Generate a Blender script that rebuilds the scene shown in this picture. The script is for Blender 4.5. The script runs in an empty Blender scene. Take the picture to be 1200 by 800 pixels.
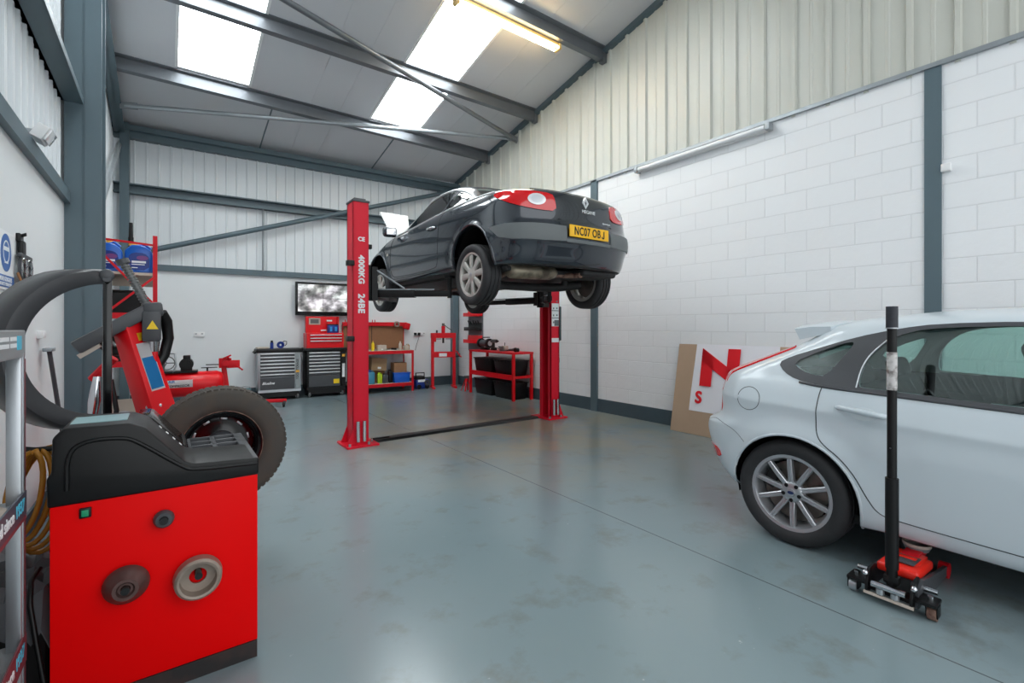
import bpy, bmesh, math, random
from mathutils import Vector, Matrix, Euler
from mathutils.bvhtree import BVHTree
from mathutils.geometry import delaunay_2d_cdt
random.seed(7)
R = math.radians
PI = math.pi
COL = bpy.context.scene.collection
MW = {}          # object name -> world matrix of the Empties made below


# ------------------------------------------------------------------ materials
def lin(c):
    return tuple((v / 255 / 12.92) if v / 255 <= .04045 else ((v / 255 + .055) / 1.055) ** 2.4 for v in c)


def nodes_of(name):
    m = bpy.data.materials.new(name)
    m.use_nodes = True
    nt = m.node_tree
    return m, nt, nt.nodes['Principled BSDF']


def P(name, rgb, rough=.5, metal=0., var=0., scale=6., bump=0., coat=0., spec=None, emit=0., dirt=None, detail=4):
    """a procedural Principled material: base colour broken up by noise, optional fine bump and dirt patches"""
    m, nt, b = nodes_of(name)
    c = lin(rgb)
    b.inputs['Roughness'].default_value = rough
    b.inputs['Metallic'].default_value = metal
    b.inputs['Coat Weight'].default_value = coat
    b.inputs['Coat Roughness'].default_value = .04
    if spec is not None:
        b.inputs['Specular IOR Level'].default_value = spec
    tc = nt.nodes.new('ShaderNodeTexCoord')
    nz = nt.nodes.new('ShaderNodeTexNoise')
    nz.inputs['Scale'].default_value = scale
    nz.inputs['Detail'].default_value = detail
    nt.links.new(tc.outputs['Object'], nz.inputs['Vector'])
    mx = nt.nodes.new('ShaderNodeMixRGB')
    lo = tuple(max(0, v * (1 - var)) for v in c)
    hi = tuple(min(1, v * (1 + var)) for v in c)
    if dirt:
        lo = lin(dirt)
    mx.inputs[1].default_value = (*lo, 1)
    mx.inputs[2].default_value = (*hi, 1)
    if dirt:
        rp = nt.nodes.new('ShaderNodeValToRGB')
        rp.color_ramp.elements[0].position = .35
        rp.color_ramp.elements[1].position = .6
        nt.links.new(nz.outputs['Fac'], rp.inputs['Fac'])
        nt.links.new(rp.outputs['Color'], mx.inputs[0])
    else:
        nt.links.new(nz.outputs['Fac'], mx.inputs[0])
    nt.links.new(mx.outputs[0], b.inputs['Base Color'])
    if bump:
        bp = nt.nodes.new('ShaderNodeBump')
        bp.inputs['Strength'].default_value = bump
        bp.inputs['Distance'].default_value = .01
        nt.links.new(nz.outputs['Fac'], bp.inputs['Height'])
        nt.links.new(bp.outputs['Normal'], b.inputs['Normal'])
    if emit:
        b.inputs['Emission Color'].default_value = (*c, 1)
        b.inputs['Emission Strength'].default_value = emit
    return m


def glass_mat(name, tint, gloss=.05, rough=.0):
    m = bpy.data.materials.new(name)
    m.use_nodes = True
    nt = m.node_tree
    nt.nodes.clear()
    out = nt.nodes.new('ShaderNodeOutputMaterial')
    tr = nt.nodes.new('ShaderNodeBsdfTransparent')
    tr.inputs['Color'].default_value = (*lin(tint), 1)
    gl = nt.nodes.new('ShaderNodeBsdfGlossy')
    gl.inputs['Roughness'].default_value = rough
    gl.inputs['Color'].default_value = (1, 1, 1, 1)
    fr = nt.nodes.new('ShaderNodeFresnel')
    fr.inputs['IOR'].default_value = 1.5
    ad = nt.nodes.new('ShaderNodeMath')
    ad.operation = 'ADD'
    ad.inputs[1].default_value = gloss
    ad.use_clamp = True
    mx = nt.nodes.new('ShaderNodeMixShader')
    nt.links.new(fr.outputs[0], ad.inputs[0])
    nt.links.new(ad.outputs[0], mx.inputs[0])
    nt.links.new(tr.outputs[0], mx.inputs[1])
    nt.links.new(gl.outputs[0], mx.inputs[2])
    nt.links.new(mx.outputs[0], out.inputs[0])
    return m


def floor_mat():
    m, nt, b = nodes_of('painted_concrete')
    tc = nt.nodes.new('ShaderNodeTexCoord')
    N = nt.nodes.new
    n1 = N('ShaderNodeTexNoise'); n1.inputs['Scale'].default_value = .55; n1.inputs['Detail'].default_value = 6
    n2 = N('ShaderNodeTexNoise'); n2.inputs['Scale'].default_value = 3.2; n2.inputs['Detail'].default_value = 8; n2.inputs['Roughness'].default_value = .65
    n3 = N('ShaderNodeTexNoise'); n3.inputs['Scale'].default_value = 26; n3.inputs['Detail'].default_value = 5
    for n in (n1, n2, n3):
        nt.links.new(tc.outputs['Object'], n.inputs['Vector'])
    r1 = N('ShaderNodeValToRGB')
    r1.color_ramp.elements[0].position = .38; r1.color_ramp.elements[0].color = (*lin((122, 139, 144)), 1)
    r1.color_ramp.elements[1].position = .66; r1.color_ramp.elements[1].color = (*lin((130, 145, 149)), 1)
    nt.links.new(n1.outputs['Fac'], r1.inputs['Fac'])
    r2 = N('ShaderNodeValToRGB')                       # worn, brownish scuffs
    r2.color_ramp.elements[0].position = .54; r2.color_ramp.elements[0].color = (0, 0, 0, 1)
    r2.color_ramp.elements[1].position = .72; r2.color_ramp.elements[1].color = (.7, .7, .7, 1)
    nt.links.new(n2.outputs['Fac'], r2.inputs['Fac'])
    mx = N('ShaderNodeMixRGB'); mx.inputs[2].default_value = (*lin((112, 116, 112)), 1)
    nt.links.new(r2.outputs['Color'], mx.inputs[0]); nt.links.new(r1.outputs['Color'], mx.inputs[1])
    # broad brownish patch around the lift, broken up by noise
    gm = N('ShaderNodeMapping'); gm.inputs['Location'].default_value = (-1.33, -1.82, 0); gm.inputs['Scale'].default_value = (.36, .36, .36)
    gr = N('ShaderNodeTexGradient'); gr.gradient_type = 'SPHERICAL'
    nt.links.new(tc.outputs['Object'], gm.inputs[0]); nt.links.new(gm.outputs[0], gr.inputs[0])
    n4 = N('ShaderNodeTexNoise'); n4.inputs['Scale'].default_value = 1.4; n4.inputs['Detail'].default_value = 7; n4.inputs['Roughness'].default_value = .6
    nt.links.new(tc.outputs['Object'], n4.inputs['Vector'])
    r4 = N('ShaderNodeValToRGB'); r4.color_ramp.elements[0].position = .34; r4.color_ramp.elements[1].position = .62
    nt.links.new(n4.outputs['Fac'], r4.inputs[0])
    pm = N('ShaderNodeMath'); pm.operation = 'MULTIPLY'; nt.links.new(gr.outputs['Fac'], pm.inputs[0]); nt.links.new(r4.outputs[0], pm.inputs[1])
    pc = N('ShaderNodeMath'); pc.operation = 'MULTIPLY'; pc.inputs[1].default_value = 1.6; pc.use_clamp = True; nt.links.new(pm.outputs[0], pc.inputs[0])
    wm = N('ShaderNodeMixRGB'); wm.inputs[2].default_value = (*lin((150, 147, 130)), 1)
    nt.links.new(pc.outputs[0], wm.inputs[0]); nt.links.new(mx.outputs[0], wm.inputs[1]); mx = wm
    # the sawn joint in the slab: a dark line of its own along the bay
    sp = N('ShaderNodeSeparateXYZ'); nt.links.new(tc.outputs['Object'], sp.inputs[0])
    prev = mx.outputs[0]
    for axis, pos in (('X', 2.5),):
        s = N('ShaderNodeMath'); s.operation = 'SUBTRACT'; s.inputs[1].default_value = pos
        nt.links.new(sp.outputs[axis], s.inputs[0])
        a = N('ShaderNodeMath'); a.operation = 'ABSOLUTE'; nt.links.new(s.outputs[0], a.inputs[0])
        l = N('ShaderNodeMath'); l.operation = 'LESS_THAN'; l.inputs[1].default_value = .004 if axis == 'X' else .0022
        nt.links.new(a.outputs[0], l.inputs[0])
        j = N('ShaderNodeMixRGB'); j.inputs[2].default_value = (*lin((82, 90, 93)), 1)
        nt.links.new(l.outputs[0], j.inputs[0]); nt.links.new(prev, j.inputs[1]); prev = j.outputs[0]
    # tiny pale paint specks
    r3 = N('ShaderNodeValToRGB')
    r3.color_ramp.elements[0].position = .73; r3.color_ramp.elements[0].color = (0, 0, 0, 1)
    r3.color_ramp.elements[1].position = .76; r3.color_ramp.elements[1].color = (.5, .5, .5, 1)
    nt.links.new(n3.outputs['Fac'], r3.inputs['Fac'])
    k = N('ShaderNodeMixRGB'); k.inputs[2].default_value = (*lin((190, 196, 196)), 1)
    nt.links.new(r3.outputs['Color'], k.inputs[0]); nt.links.new(prev, k.inputs[1])
    nt.links.new(k.outputs[0], b.inputs['Base Color'])
    rr = N('ShaderNodeMapRange')
    rr.inputs['To Min'].default_value = .13; rr.inputs['To Max'].default_value = .30
    nt.links.new(n2.outputs['Fac'], rr.inputs['Value']); nt.links.new(rr.outputs[0], b.inputs['Roughness'])
    bp = N('ShaderNodeBump'); bp.inputs['Strength'].default_value = .045; bp.inputs['Distance'].default_value = .02
    nt.links.new(n2.outputs['Fac'], bp.inputs['Height']); nt.links.new(bp.outputs['Normal'], b.inputs['Normal'])
    b.inputs['Specular IOR Level'].default_value = .55
    return m


def block_mat(axis, rgb, name):
    """painted blockwork: courses of 216 mm, drawn along the wall's own length and height"""
    m, nt, b = nodes_of(name)
    N = nt.nodes.new
    tc = N('ShaderNodeTexCoord'); sp = N('ShaderNodeSeparateXYZ'); cb = N('ShaderNodeCombineXYZ')
    nt.links.new(tc.outputs['Object'], sp.inputs[0])
    nt.links.new(sp.outputs[axis], cb.inputs[0])
    ad = N('ShaderNodeMath'); ad.operation = 'SUBTRACT'; ad.inputs[1].default_value = .181
    nt.links.new(sp.outputs['Z'], ad.inputs[0]); nt.links.new(ad.outputs[0], cb.inputs[1])
    br = N('ShaderNodeTexBrick')
    br.offset = .5
    br.inputs['Scale'].default_value = 1
    br.inputs['Brick Width'].default_value = .432
    br.inputs['Row Height'].default_value = .216
    br.inputs['Mortar Size'].default_value = .006
    br.inputs['Mortar Smooth'].default_value = .35
    c = lin(rgb)
    br.inputs['Color1'].default_value = (*c, 1)
    br.inputs['Color2'].default_value = (*(v * .98 for v in c), 1)
    br.inputs['Mortar'].default_value = (*(v * .89 for v in c), 1)
    nt.links.new(cb.outputs[0], br.inputs['Vector'])
    nz = N('ShaderNodeTexNoise'); nz.inputs['Scale'].default_value = 14; nz.inputs['Detail'].default_value = 8
    nt.links.new(tc.outputs['Object'], nz.inputs['Vector'])
    mx = N('ShaderNodeMath'); mx.operation = 'MULTIPLY_ADD'; mx.inputs[1].default_value = -1.; 
    nt.links.new(br.outputs['Fac'], mx.inputs[0])
    sc = N('ShaderNodeMath'); sc.operation = 'MULTIPLY'; sc.inputs[1].default_value = .6
    nt.links.new(nz.outputs['Fac'], sc.inputs[0]); nt.links.new(sc.outputs[0], mx.inputs[2])
    bp = N('ShaderNodeBump'); bp.inputs['Strength'].default_value = .55; bp.inputs['Distance'].default_value = .009
    nt.links.new(mx.outputs[0], bp.inputs['Height']); nt.links.new(bp.outputs['Normal'], b.inputs['Normal'])
    nt.links.new(br.outputs['Color'], b.inputs['Base Color'])
    b.inputs['Roughness'].default_value = .6
    return m


def tyre_mat():
    return P('tyre_rubber', (40, 40, 42), .62, var=.3, scale=22, bump=.15)


M = {}
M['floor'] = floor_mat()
M['block'] = block_mat('Y', (236, 238, 240), 'white_painted_blockwork')
M['plaster'] = P('white_board_wall', (226, 230, 232), .55, var=.02, scale=3, bump=.02)
M['clad_cream'] = P('cream_profiled_sheet', (200, 201, 192), .4, var=.05, scale=1.5)
M['clad_white'] = P('pale_grey_profiled_sheet', (220, 225, 228), .42, var=.03, scale=2)
M['roofpanel'] = P('roof_liner_panel', (204, 206, 210), .5, var=.03, scale=1.2)
M['steel'] = P('grey_painted_steel', (86, 104, 112), .42, var=.05, scale=5)
M['steel_dk'] = P('dark_grey_purlin_steel', (112, 116, 121), .35, .45, var=.12, scale=3)
M['galv'] = P('galvanised_steel', (158, 164, 168), .38, .55, var=.12, scale=9)
M['kerb'] = P('dark_grey_kerb_paint', (66, 82, 90), .55, var=.12, scale=9, bump=.1)
M['rooflight'] = P('translucent_rooflight', (244, 250, 252), .4, var=.01, scale=2, emit=4.9)
M['red'] = P('gloss_red_paint', (224, 14, 26), .34, var=.06, scale=6, coat=.1, spec=.3)
M['red_cab'] = P('bright_red_cabinet_paint', (236, 0, 2), .5, var=.03, scale=3, spec=.12)
M['red_dk'] = P('scuffed_red_paint', (206, 24, 36), .45, var=.12, scale=14, spec=.25)
M['red_lift'] = P('lift_red_powdercoat', (222, 26, 50), .4, var=.05, scale=4, spec=.25)
M['black'] = P('black_plastic', (12, 12, 13), .42, var=.12, scale=20, bump=.05, spec=.35)
M['black_gl'] = P('gloss_black', (12, 12, 14), .16, var=.05, scale=4)
M['black_mt'] = P('matt_black', (14, 14, 15), .75, var=.15, scale=18)
M['grey_pl'] = P('dark_grey_plastic', (68, 70, 74), .45, var=.08, scale=12, bump=.05)
M['guard'] = P('scuffed_black_guard_plastic', (56, 56, 59), .38, var=.14, scale=8)
M['chrome'] = P('polished_metal', (214, 216, 220), .14, 1., var=.04, scale=7)
M['alu'] = P('satin_aluminium', (188, 192, 196), .32, .85, var=.05, scale=9)
M['alloy'] = P('silver_alloy', (186, 188, 192), .3, .7, var=.05, scale=9)
M['alloy2'] = P('pale_silver_alloy', (196, 194, 188), .34, .55, var=.06, scale=9)
M['tyre'] = tyre_mat()
M['tyre_dusty'] = P('dusty_tyre_rubber', (60, 56, 52), .75, var=.3, scale=14, bump=.2, dirt=(74, 66, 58))
M['rust'] = P('rusty_cast_steel', (140, 112, 98), .6, .3, var=.3, scale=24, bump=.2, dirt=(92, 62, 54))
M['rust_grey'] = P('grey_cast_steel', (156, 142, 130), .5, .4, var=.25, scale=20, bump=.15)
M['cone'] = P('worn_brown_steel', (98, 74, 70), .42, .5, var=.3, scale=22)
M['disc'] = P('brake_disc_steel', (120, 112, 106), .4, .8, var=.2, scale=30)
M['white'] = P('white_plastic', (232, 233, 233), .4, var=.02, scale=5)
M['white_paint'] = P('white_car_paint', (200, 210, 216), .3, var=.0, scale=2, coat=.35)
M['grey_paint'] = P('dark_grey_car_paint', (46, 52, 60), .22, .35, var=.03, scale=2, coat=1.)
M['bumper_grey'] = P('matt_grey_bumper_plastic', (104, 109, 110), .55, var=.05, scale=12)
M['glass_teal'] = glass_mat('green_tinted_car_glass', (230, 246, 242), .05)
M['glass_dk'] = glass_mat('dark_green_tinted_car_glass', (222, 243, 238), .12)
M['red_lens'] = P('red_lamp_lens', (214, 14, 20), .12, var=.08, scale=18, coat=1.)
M['clear_lens'] = P('clear_lamp_lens', (232, 234, 236), .1, .2, var=.08, scale=30, coat=1.)
M['orange_lens'] = P('pale_side_repeater', (232, 226, 214), .2)
M['plate'] = P('yellow_number_plate', (250, 190, 14), .35, var=.02, scale=4)
M['interior'] = P('charcoal_car_interior', (38, 40, 43), .8, var=.15, scale=20)
M['muffler'] = P('dusty_exhaust_steel', (150, 140, 122), .45, .6, var=.25, scale=9, dirt=(96, 88, 76))
M['trim_silver'] = P('satin_silver_trim', (222, 225, 226), .3, .25)
M['headliner'] = P('pale_grey_headliner', (176, 182, 178), .8, var=.04, scale=10)
M['under'] = P('oily_underbody', (44, 44, 45), .6, .2, var=.4, scale=14)
M['blue_jug'] = P('blue_oil_jug', (18, 92, 186), .3, var=.06, scale=6)
M['blue_lbl'] = P('dark_blue_label', (12, 48, 132), .35)
M['cyan'] = P('cyan_print', (84, 196, 224), .4)
M['blue'] = P('bright_blue_plastic', (14, 92, 200), .4, var=.06, scale=8)
M['yellow'] = P('yellow_print', (246, 208, 30), .45)
M['amber'] = P('amber_rubber_hose', (172, 116, 26), .45, var=.2, scale=20)
M['orange_cap'] = P('orange_yellow_cap', (240, 178, 66), .4)
M['lime'] = P('lime_green_bottle', (176, 206, 30), .35, var=.05)
M['bottle_blue'] = P('pale_blue_bottle', (66, 140, 170), .3, var=.1)
M['card'] = P('brown_cardboard', (172, 140, 106), .85, var=.07, scale=9)
M['card_print'] = P('printed_cardboard', (168, 124, 88), .8, var=.12, scale=40)
M['hardboard'] = P('tan_hardboard', (178, 152, 128), .7, var=.07, scale=4)
M['pegboard'] = P('brown_pegboard', (140, 98, 68), .75, var=.08, scale=20)
M['beige'] = P('beige_chipboard', (190, 178, 166), .7, var=.06, scale=14)
M['banner'] = P('white_vinyl_banner', (232, 232, 238), .4, var=.02)
M['banner_red'] = P('red_banner_print', (224, 14, 30), .45)
M['sign_blue'] = P('blue_sign_print', (22, 96, 172), .4, var=.04)
M['goggle'] = glass_mat('clear_goggle_lens', (226, 230, 232), .12)
M['strap'] = P('tan_strap', (186, 134, 92), .6)
M['lamp_on'] = P('glowing_fluorescent_tube', (255, 226, 168), .4, emit=14.)
M['lamp_body'] = P('yellowed_lamp_batten', (238, 200, 132), .5, emit=.0)
M['dark_line'] = P('dark_panel_gap', (34, 37, 40), .8)
M['gap_white'] = P('grey_panel_gap', (62, 68, 72), .8)
M['print_white'] = P('white_print', (236, 238, 240), .5)
M['print_black'] = P('black_print', (22, 22, 24), .55)
M['lead'] = P('lead_weight', (150, 152, 156), .4, .7, var=.1)
M['cloth'] = P('crumpled_grey_sheet', (92, 94, 98), .75, var=.2, scale=10, bump=.3)
M['strip'] = P('dark_grey_shelf_strip', (72, 76, 88), .45, var=.05)
M['strip_mar'] = P('maroon_shelf_edge', (124, 60, 68), .5)
M['hdr'] = P('grey_header_panel', (146, 150, 152), .4, var=.04)
M['copper'] = P('copper_brown_disc', (136, 96, 78), .4, .6, var=.15, scale=18)
M['green'] = P('green_switch', (22, 150, 104), .4)
M['sticker_teal'] = P('pale_teal_sticker', (150, 182, 186), .3, var=.1, scale=30)
M['sticker_blue'] = P('sky_blue_sticker', (40, 150, 220), .4)
M['orange_red'] = P('orange_red_paint', (230, 40, 26), .32, var=.05)
M['pump'] = P('grey_cast_aluminium', (104, 106, 106), .45, .5, var=.2, scale=14)


def screen_mat():
    m, nt, b = nodes_of('security_monitor_picture')
    N = nt.nodes.new
    tc = N('ShaderNodeTexCoord'); mp = N('ShaderNodeMapping')
    nt.links.new(tc.outputs['Object'], mp.inputs[0])
    mp.inputs['Scale'].default_value = (3.2, 1, 4.2)
    nz = N('ShaderNodeTexVoronoi'); nz.inputs['Scale'].default_value = .9
    nt.links.new(mp.outputs[0], nz.inputs['Vector'])
    n2 = N('ShaderNodeTexNoise'); n2.inputs['Scale'].default_value = 1.3; n2.inputs['Detail'].default_value = 3
    nt.links.new(mp.outputs[0], n2.inputs['Vector'])
    ad = N('ShaderNodeMixRGB'); ad.blend_type = 'MULTIPLY'; ad.inputs[0].default_value = .45
    rp = N('ShaderNodeValToRGB')
    e = rp.color_ramp.elements
    e[0].position = .36; e[0].color = (*lin((70, 70, 78)), 1)
    e[1].position = .62; e[1].color = (*lin((214, 214, 222)), 1)
    x = e.new(.48); x.color = (*lin((132, 126, 132)), 1)
    nt.links.new(n2.outputs['Fac'], rp.inputs[0])
    nt.links.new(rp.outputs[0], ad.inputs[1]); nt.links.new(nz.outputs['Color'], ad.inputs[2])
    hs = N('ShaderNodeHueSaturation'); hs.inputs['Saturation'].default_value = .14
    nt.links.new(ad.outputs[0], hs.inputs['Color'])
    nt.links.new(hs.outputs[0], b.inputs['Base Color'])
    nt.links.new(hs.outputs[0], b.inputs['Emission Color'])
    b.inputs['Emission Strength'].default_value = .55
    b.inputs['Roughness'].default_value = .15
    return m


M['screen'] = screen_mat()


# ------------------------------------------------------------------ mesh helper
def rotm(rot):
    return Euler(rot).to_matrix().to_4x4() if rot else Matrix.Identity(4)


class MB:
    """collects shapes in one bmesh and links them as ONE mesh object"""

    def __init__(self):
        self.bm = bmesh.new()

    def _take(self, verts, mtx):
        bmesh.ops.transform(self.bm, matrix=mtx, verts=verts)

    def box(self, c, s, rot=None, bev=0., seg=2):
        r = bmesh.ops.create_cube(self.bm, size=1)
        vs = r['verts']
        mt = Matrix.Translation(c) @ rotm(rot) @ Matrix.Diagonal((s[0], s[1], s[2], 1))
        bmesh.ops.transform(self.bm, matrix=mt, verts=vs)
        if bev:
            es = list({e for v in vs for e in v.link_edges})
            bmesh.ops.bevel(self.bm, geom=es, offset=min(bev, min(s) * .45), segments=seg, affect='EDGES', profile=.5)
        return self

    def bx(self, x0, x1, y0, y1, z0, z1, bev=0., seg=2):
        return self.box(((x0 + x1) / 2, (y0 + y1) / 2, (z0 + z1) / 2), (abs(x1 - x0), abs(y1 - y0), abs(z1 - z0)), None, bev, seg)

    def frame(self, p0, p1):
        d = Vector(p1) - Vector(p0)
        q = d.to_track_quat('Z', 'Y').to_matrix().to_4x4()
        return Matrix.Translation(p0) @ q, d.length

    def cyl(self, p0, p1, r0, r1=None, n=16):
        r1 = r0 if r1 is None else r1
        m, L = self.frame(p0, p1)
        a = [self.bm.verts.new(m @ Vector((r0 * math.cos(2 * PI * i / n), r0 * math.sin(2 * PI * i / n), 0))) for i in range(n)]
        b = [self.bm.verts.new(m @ Vector((r1 * math.cos(2 * PI * i / n), r1 * math.sin(2 * PI * i / n), L))) for i in range(n)]
        for i in range(n):
            j = (i + 1) % n
            self.bm.faces.new((a[i], a[j], b[j], b[i]))
        self.bm.faces.new(a[::-1]); self.bm.faces.new(b)
        return self

    def bar(self, p0, p1, w, h, bev=0.):
        """rectangular bar between two points; w across, h in the up direction"""
        d = Vector(p1) - Vector(p0)
        L = d.length
        x = d.normalized()
        up = Vector((0, 0, 1)) if abs(x.z) < .97 else Vector((0, 1, 0))
        y = up.cross(x).normalized(); z = x.cross(y)
        mt = Matrix((x, y, z)).transposed().to_4x4()
        mt.translation = (Vector(p0) + Vector(p1)) / 2
        r = bmesh.ops.create_cube(self.bm, size=1)
        bmesh.ops.transform(self.bm, matrix=mt @ Matrix.Diagonal((L, w, h, 1)), verts=r['verts'])
        if bev:
            es = list({e for v in r['verts'] for e in v.link_edges})
            bmesh.ops.bevel(self.bm, geom=es, offset=bev, segments=2, affect='EDGES', profile=.5)
        return self

    def tube(self, pts, r, n=8, closed=False, radii=None):
        pts = [Vector(p) for p in pts]
        rings = []
        up = None
        K = len(pts)
        for i, p in enumerate(pts):
            if closed:
                t = (pts[(i + 1) % K] - pts[i - 1]).normalized()
            else:
                t = (pts[min(i + 1, K - 1)] - pts[max(i - 1, 0)]).normalized()
            if up is None:
                up = t.orthogonal().normalized()
            up = (up - t * up.dot(t)).normalized()
            s = t.cross(up)
            rr = radii[i] if radii else r
            rings.append([self.bm.verts.new(p + (up * math.cos(2 * PI * k / n) + s * math.sin(2 * PI * k / n)) * rr) for k in range(n)])
        for i in range(K if closed else K - 1):
            a, b = rings[i], rings[(i + 1) % K]
            for k in range(n):
                self.bm.faces.new((a[k], a[(k + 1) % n], b[(k + 1) % n], b[k]))
        if not closed:
            self.bm.faces.new(rings[0][::-1]); self.bm.faces.new(rings[-1])
        return self

    def lathe(self, prof, origin=(0, 0, 0), axis=(0, 0, 1), n=32, closed=False, a0=0., a1=2 * PI):
        """prof: list of (radius, height along the axis)"""
        q = Vector(axis).to_track_quat('Z', 'Y').to_matrix().to_4x4()
        m = Matrix.Translation(origin) @ q
        full = abs(a1 - a0 - 2 * PI) < 1e-6
        cnt = n if full else n + 1
        cols = []
        for i in range(cnt):
            a = a0 + (a1 - a0) * i / n
            cols.append([self.bm.verts.new(m @ Vector((r * math.cos(a), r * math.sin(a), h))) for r, h in prof])
        K = len(prof)
        for i in range(n):
            a, b = cols[i], cols[(i + 1) % cnt]
            for k in range(K if closed else K - 1):
                k2 = (k + 1) % K
                try:
                    self.bm.faces.new((a[k], b[k], b[k2], a[k2]))
                except ValueError:
                    pass
        bmesh.ops.remove_doubles(self.bm, verts=[v for c in cols for v in c], dist=1e-5)
        return self

    def prism(self, poly, plane, a, b, bev=0., seg=2):
        """extrude a 2-D outline; plane 'xz' runs along y, 'yz' along x, 'xy' along z"""
        f = {'xz': lambda p, d: (p[0], d, p[1]), 'yz': lambda p, d: (d, p[0], p[1]), 'xy': lambda p, d: (p[0], p[1], d)}[plane]
        va = [self.bm.verts.new(f(p, a)) for p in poly]
        vb = [self.bm.verts.new(f(p, b)) for p in poly]
        K = len(poly)
        fs = [self.bm.faces.new(va), self.bm.faces.new(vb[::-1])]
        for i in range(K):
            j = (i + 1) % K
            fs.append(self.bm.faces.new((va[i], vb[i], vb[j], va[j])))
        bmesh.ops.recalc_face_normals(self.bm, faces=fs)
        if bev:
            es = list({e for v in va + vb for e in v.link_edges})
            bmesh.ops.bevel(self.bm, geom=es, offset=bev, segments=seg, affect='EDGES', profile=.5)
        return self

    def sph(self, c, r, s=(1, 1, 1), rot=None, u=16, v=10):
        q = bmesh.ops.create_uvsphere(self.bm, u_segments=u, v_segments=v, radius=r)
        bmesh.ops.transform(self.bm, matrix=Matrix.Translation(c) @ rotm(rot) @ Matrix.Diagonal((*s, 1)), verts=q['verts'])
        return self

    def quad(self, pts):
        self.bm.faces.new([self.bm.verts.new(p) for p in pts])
        return self

    def move(self, mtx):
        bmesh.ops.transform(self.bm, matrix=mtx, verts=self.bm.verts[:])
        return self

    def grid(self, rows, d):
        """a sheet with body: rows of points for its face, d is the offset of its back"""
        d = Vector(d)
        A = [[self.bm.verts.new(p) for p in r] for r in rows]
        B = [[self.bm.verts.new(Vector(p) + d) for p in r] for r in rows]
        n, m = len(rows), len(rows[0])
        for i in range(n - 1):
            for j in range(m - 1):
                self.bm.faces.new((A[i][j], A[i + 1][j], A[i + 1][j + 1], A[i][j + 1]))
                self.bm.faces.new((B[i][j], B[i][j + 1], B[i + 1][j + 1], B[i + 1][j]))
        for i in range(n - 1):
            self.bm.faces.new((A[i][0], B[i][0], B[i + 1][0], A[i + 1][0]))
            self.bm.faces.new((A[i][-1], A[i + 1][-1], B[i + 1][-1], B[i][-1]))
        for j in range(m - 1):
            self.bm.faces.new((A[0][j], A[0][j + 1], B[0][j + 1], B[0][j]))
            self.bm.faces.new((A[-1][j], B[-1][j], B[-1][j + 1], A[-1][j + 1]))
        return self

    def build(self, name, mats, parent=None, smooth=35, world=False, normals=False):
        if normals:
            bmesh.ops.recalc_face_normals(self.bm, faces=self.bm.faces[:])
        if world and parent is not None:
            self.move(MW[parent.name].inverted())
        me = bpy.data.meshes.new(name)
        self.bm.to_mesh(me)
        self.bm.free()
        for m in (mats if isinstance(mats, (list, tuple)) else [mats]):
            me.materials.append(m)
        finish(me, smooth)
        return link(name, me, parent)


def finish(me, smooth):
    if smooth:
        for p in me.polygons:
            p.use_smooth = True
        me.set_sharp_from_angle(angle=R(smooth))


def link(name, me, parent=None):
    o = bpy.data.objects.new(name, me)
    COL.objects.link(o)
    if parent is not None:
        o.parent = parent
    return o


def tag(o, label, cat, group=None):
    o['label'] = label
    o['category'] = cat
    if group:
        o['group'] = group
    return o


def thing(name, label, cat, loc=(0, 0, 0), rz=0., group=None):
    o = bpy.data.objects.new(name, None)
    o.empty_display_size = .1
    COL.objects.link(o)
    o.location = loc
    o.rotation_euler = (0, 0, rz)
    MW[o.name] = Matrix.Translation(loc) @ Matrix.Rotation(rz, 4, 'Z')
    return tag(o, label, cat, group)


def struct(o):
    o['kind'] = 'structure'
    return o


def text(s, size, m, parent, loc, rot, name='lettering', sx=1., ext=.0008, bold=0., shear=0., space=1.):
    cu = bpy.data.curves.new('t', 'FONT')
    cu.body = s
    cu.size = size
    cu.extrude = ext
    cu.shear = shear
    cu.space_character = space
    cu.align_x = 'CENTER'
    cu.align_y = 'CENTER'
    o = bpy.data.objects.new('t', cu)
    COL.objects.link(o)
    dg = bpy.context.evaluated_depsgraph_get()
    me = bpy.data.meshes.new_from_object(o.evaluated_get(dg))
    bpy.data.objects.remove(o)
    me.transform(Matrix.Diagonal((sx, 1, 1, 1)))
    if bold:                                             # heavier strokes: the outline laid side by side
        bm = bmesh.new()
        for dx, dy in ((0, 0), (bold, 0), (-bold, 0), (0, bold), (0, -bold), (bold * .7, bold * .7), (-bold * .7, bold * .7), (bold * .7, -bold * .7), (-bold * .7, -bold * .7)):
            k = len(bm.verts)
            bm.from_mesh(me)
            bm.verts.ensure_lookup_table()
            for v in bm.verts[k:]:
                v.co.x += dx
                v.co.y += dy
                v.co.z += (dx + dy) * .01
        bm.to_mesh(me)
        bm.free()
    me.transform(Matrix.Translation(loc) @ rotm(rot))
    me.materials.clear()
    me.materials.append(m)
    me.name = name
    return link(name, me, parent)


def copy_tree(o, parent=None):
    c = o.copy()
    COL.objects.link(c)
    if parent is not None:
        c.parent = parent
    for ch in [k for k in bpy.data.objects if k.parent == o]:
        copy_tree(ch, c)
    return c


# the back wall stands a little out of square: its own frame has x to the right and y out through the wall
BA = -R(3.27)
BO = Vector((5.45, 9.6, 0))


def bw(x, y, z=0.):
    v = Matrix.Rotation(BA, 3, 'Z') @ Vector((x, y, z))
    return (BO.x + v.x, BO.y + v.y, z)


XL, XR = -.68, 5.45


def roof_z(Y):
    return 4.66 + .2 * (9.7 - Y)
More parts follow.
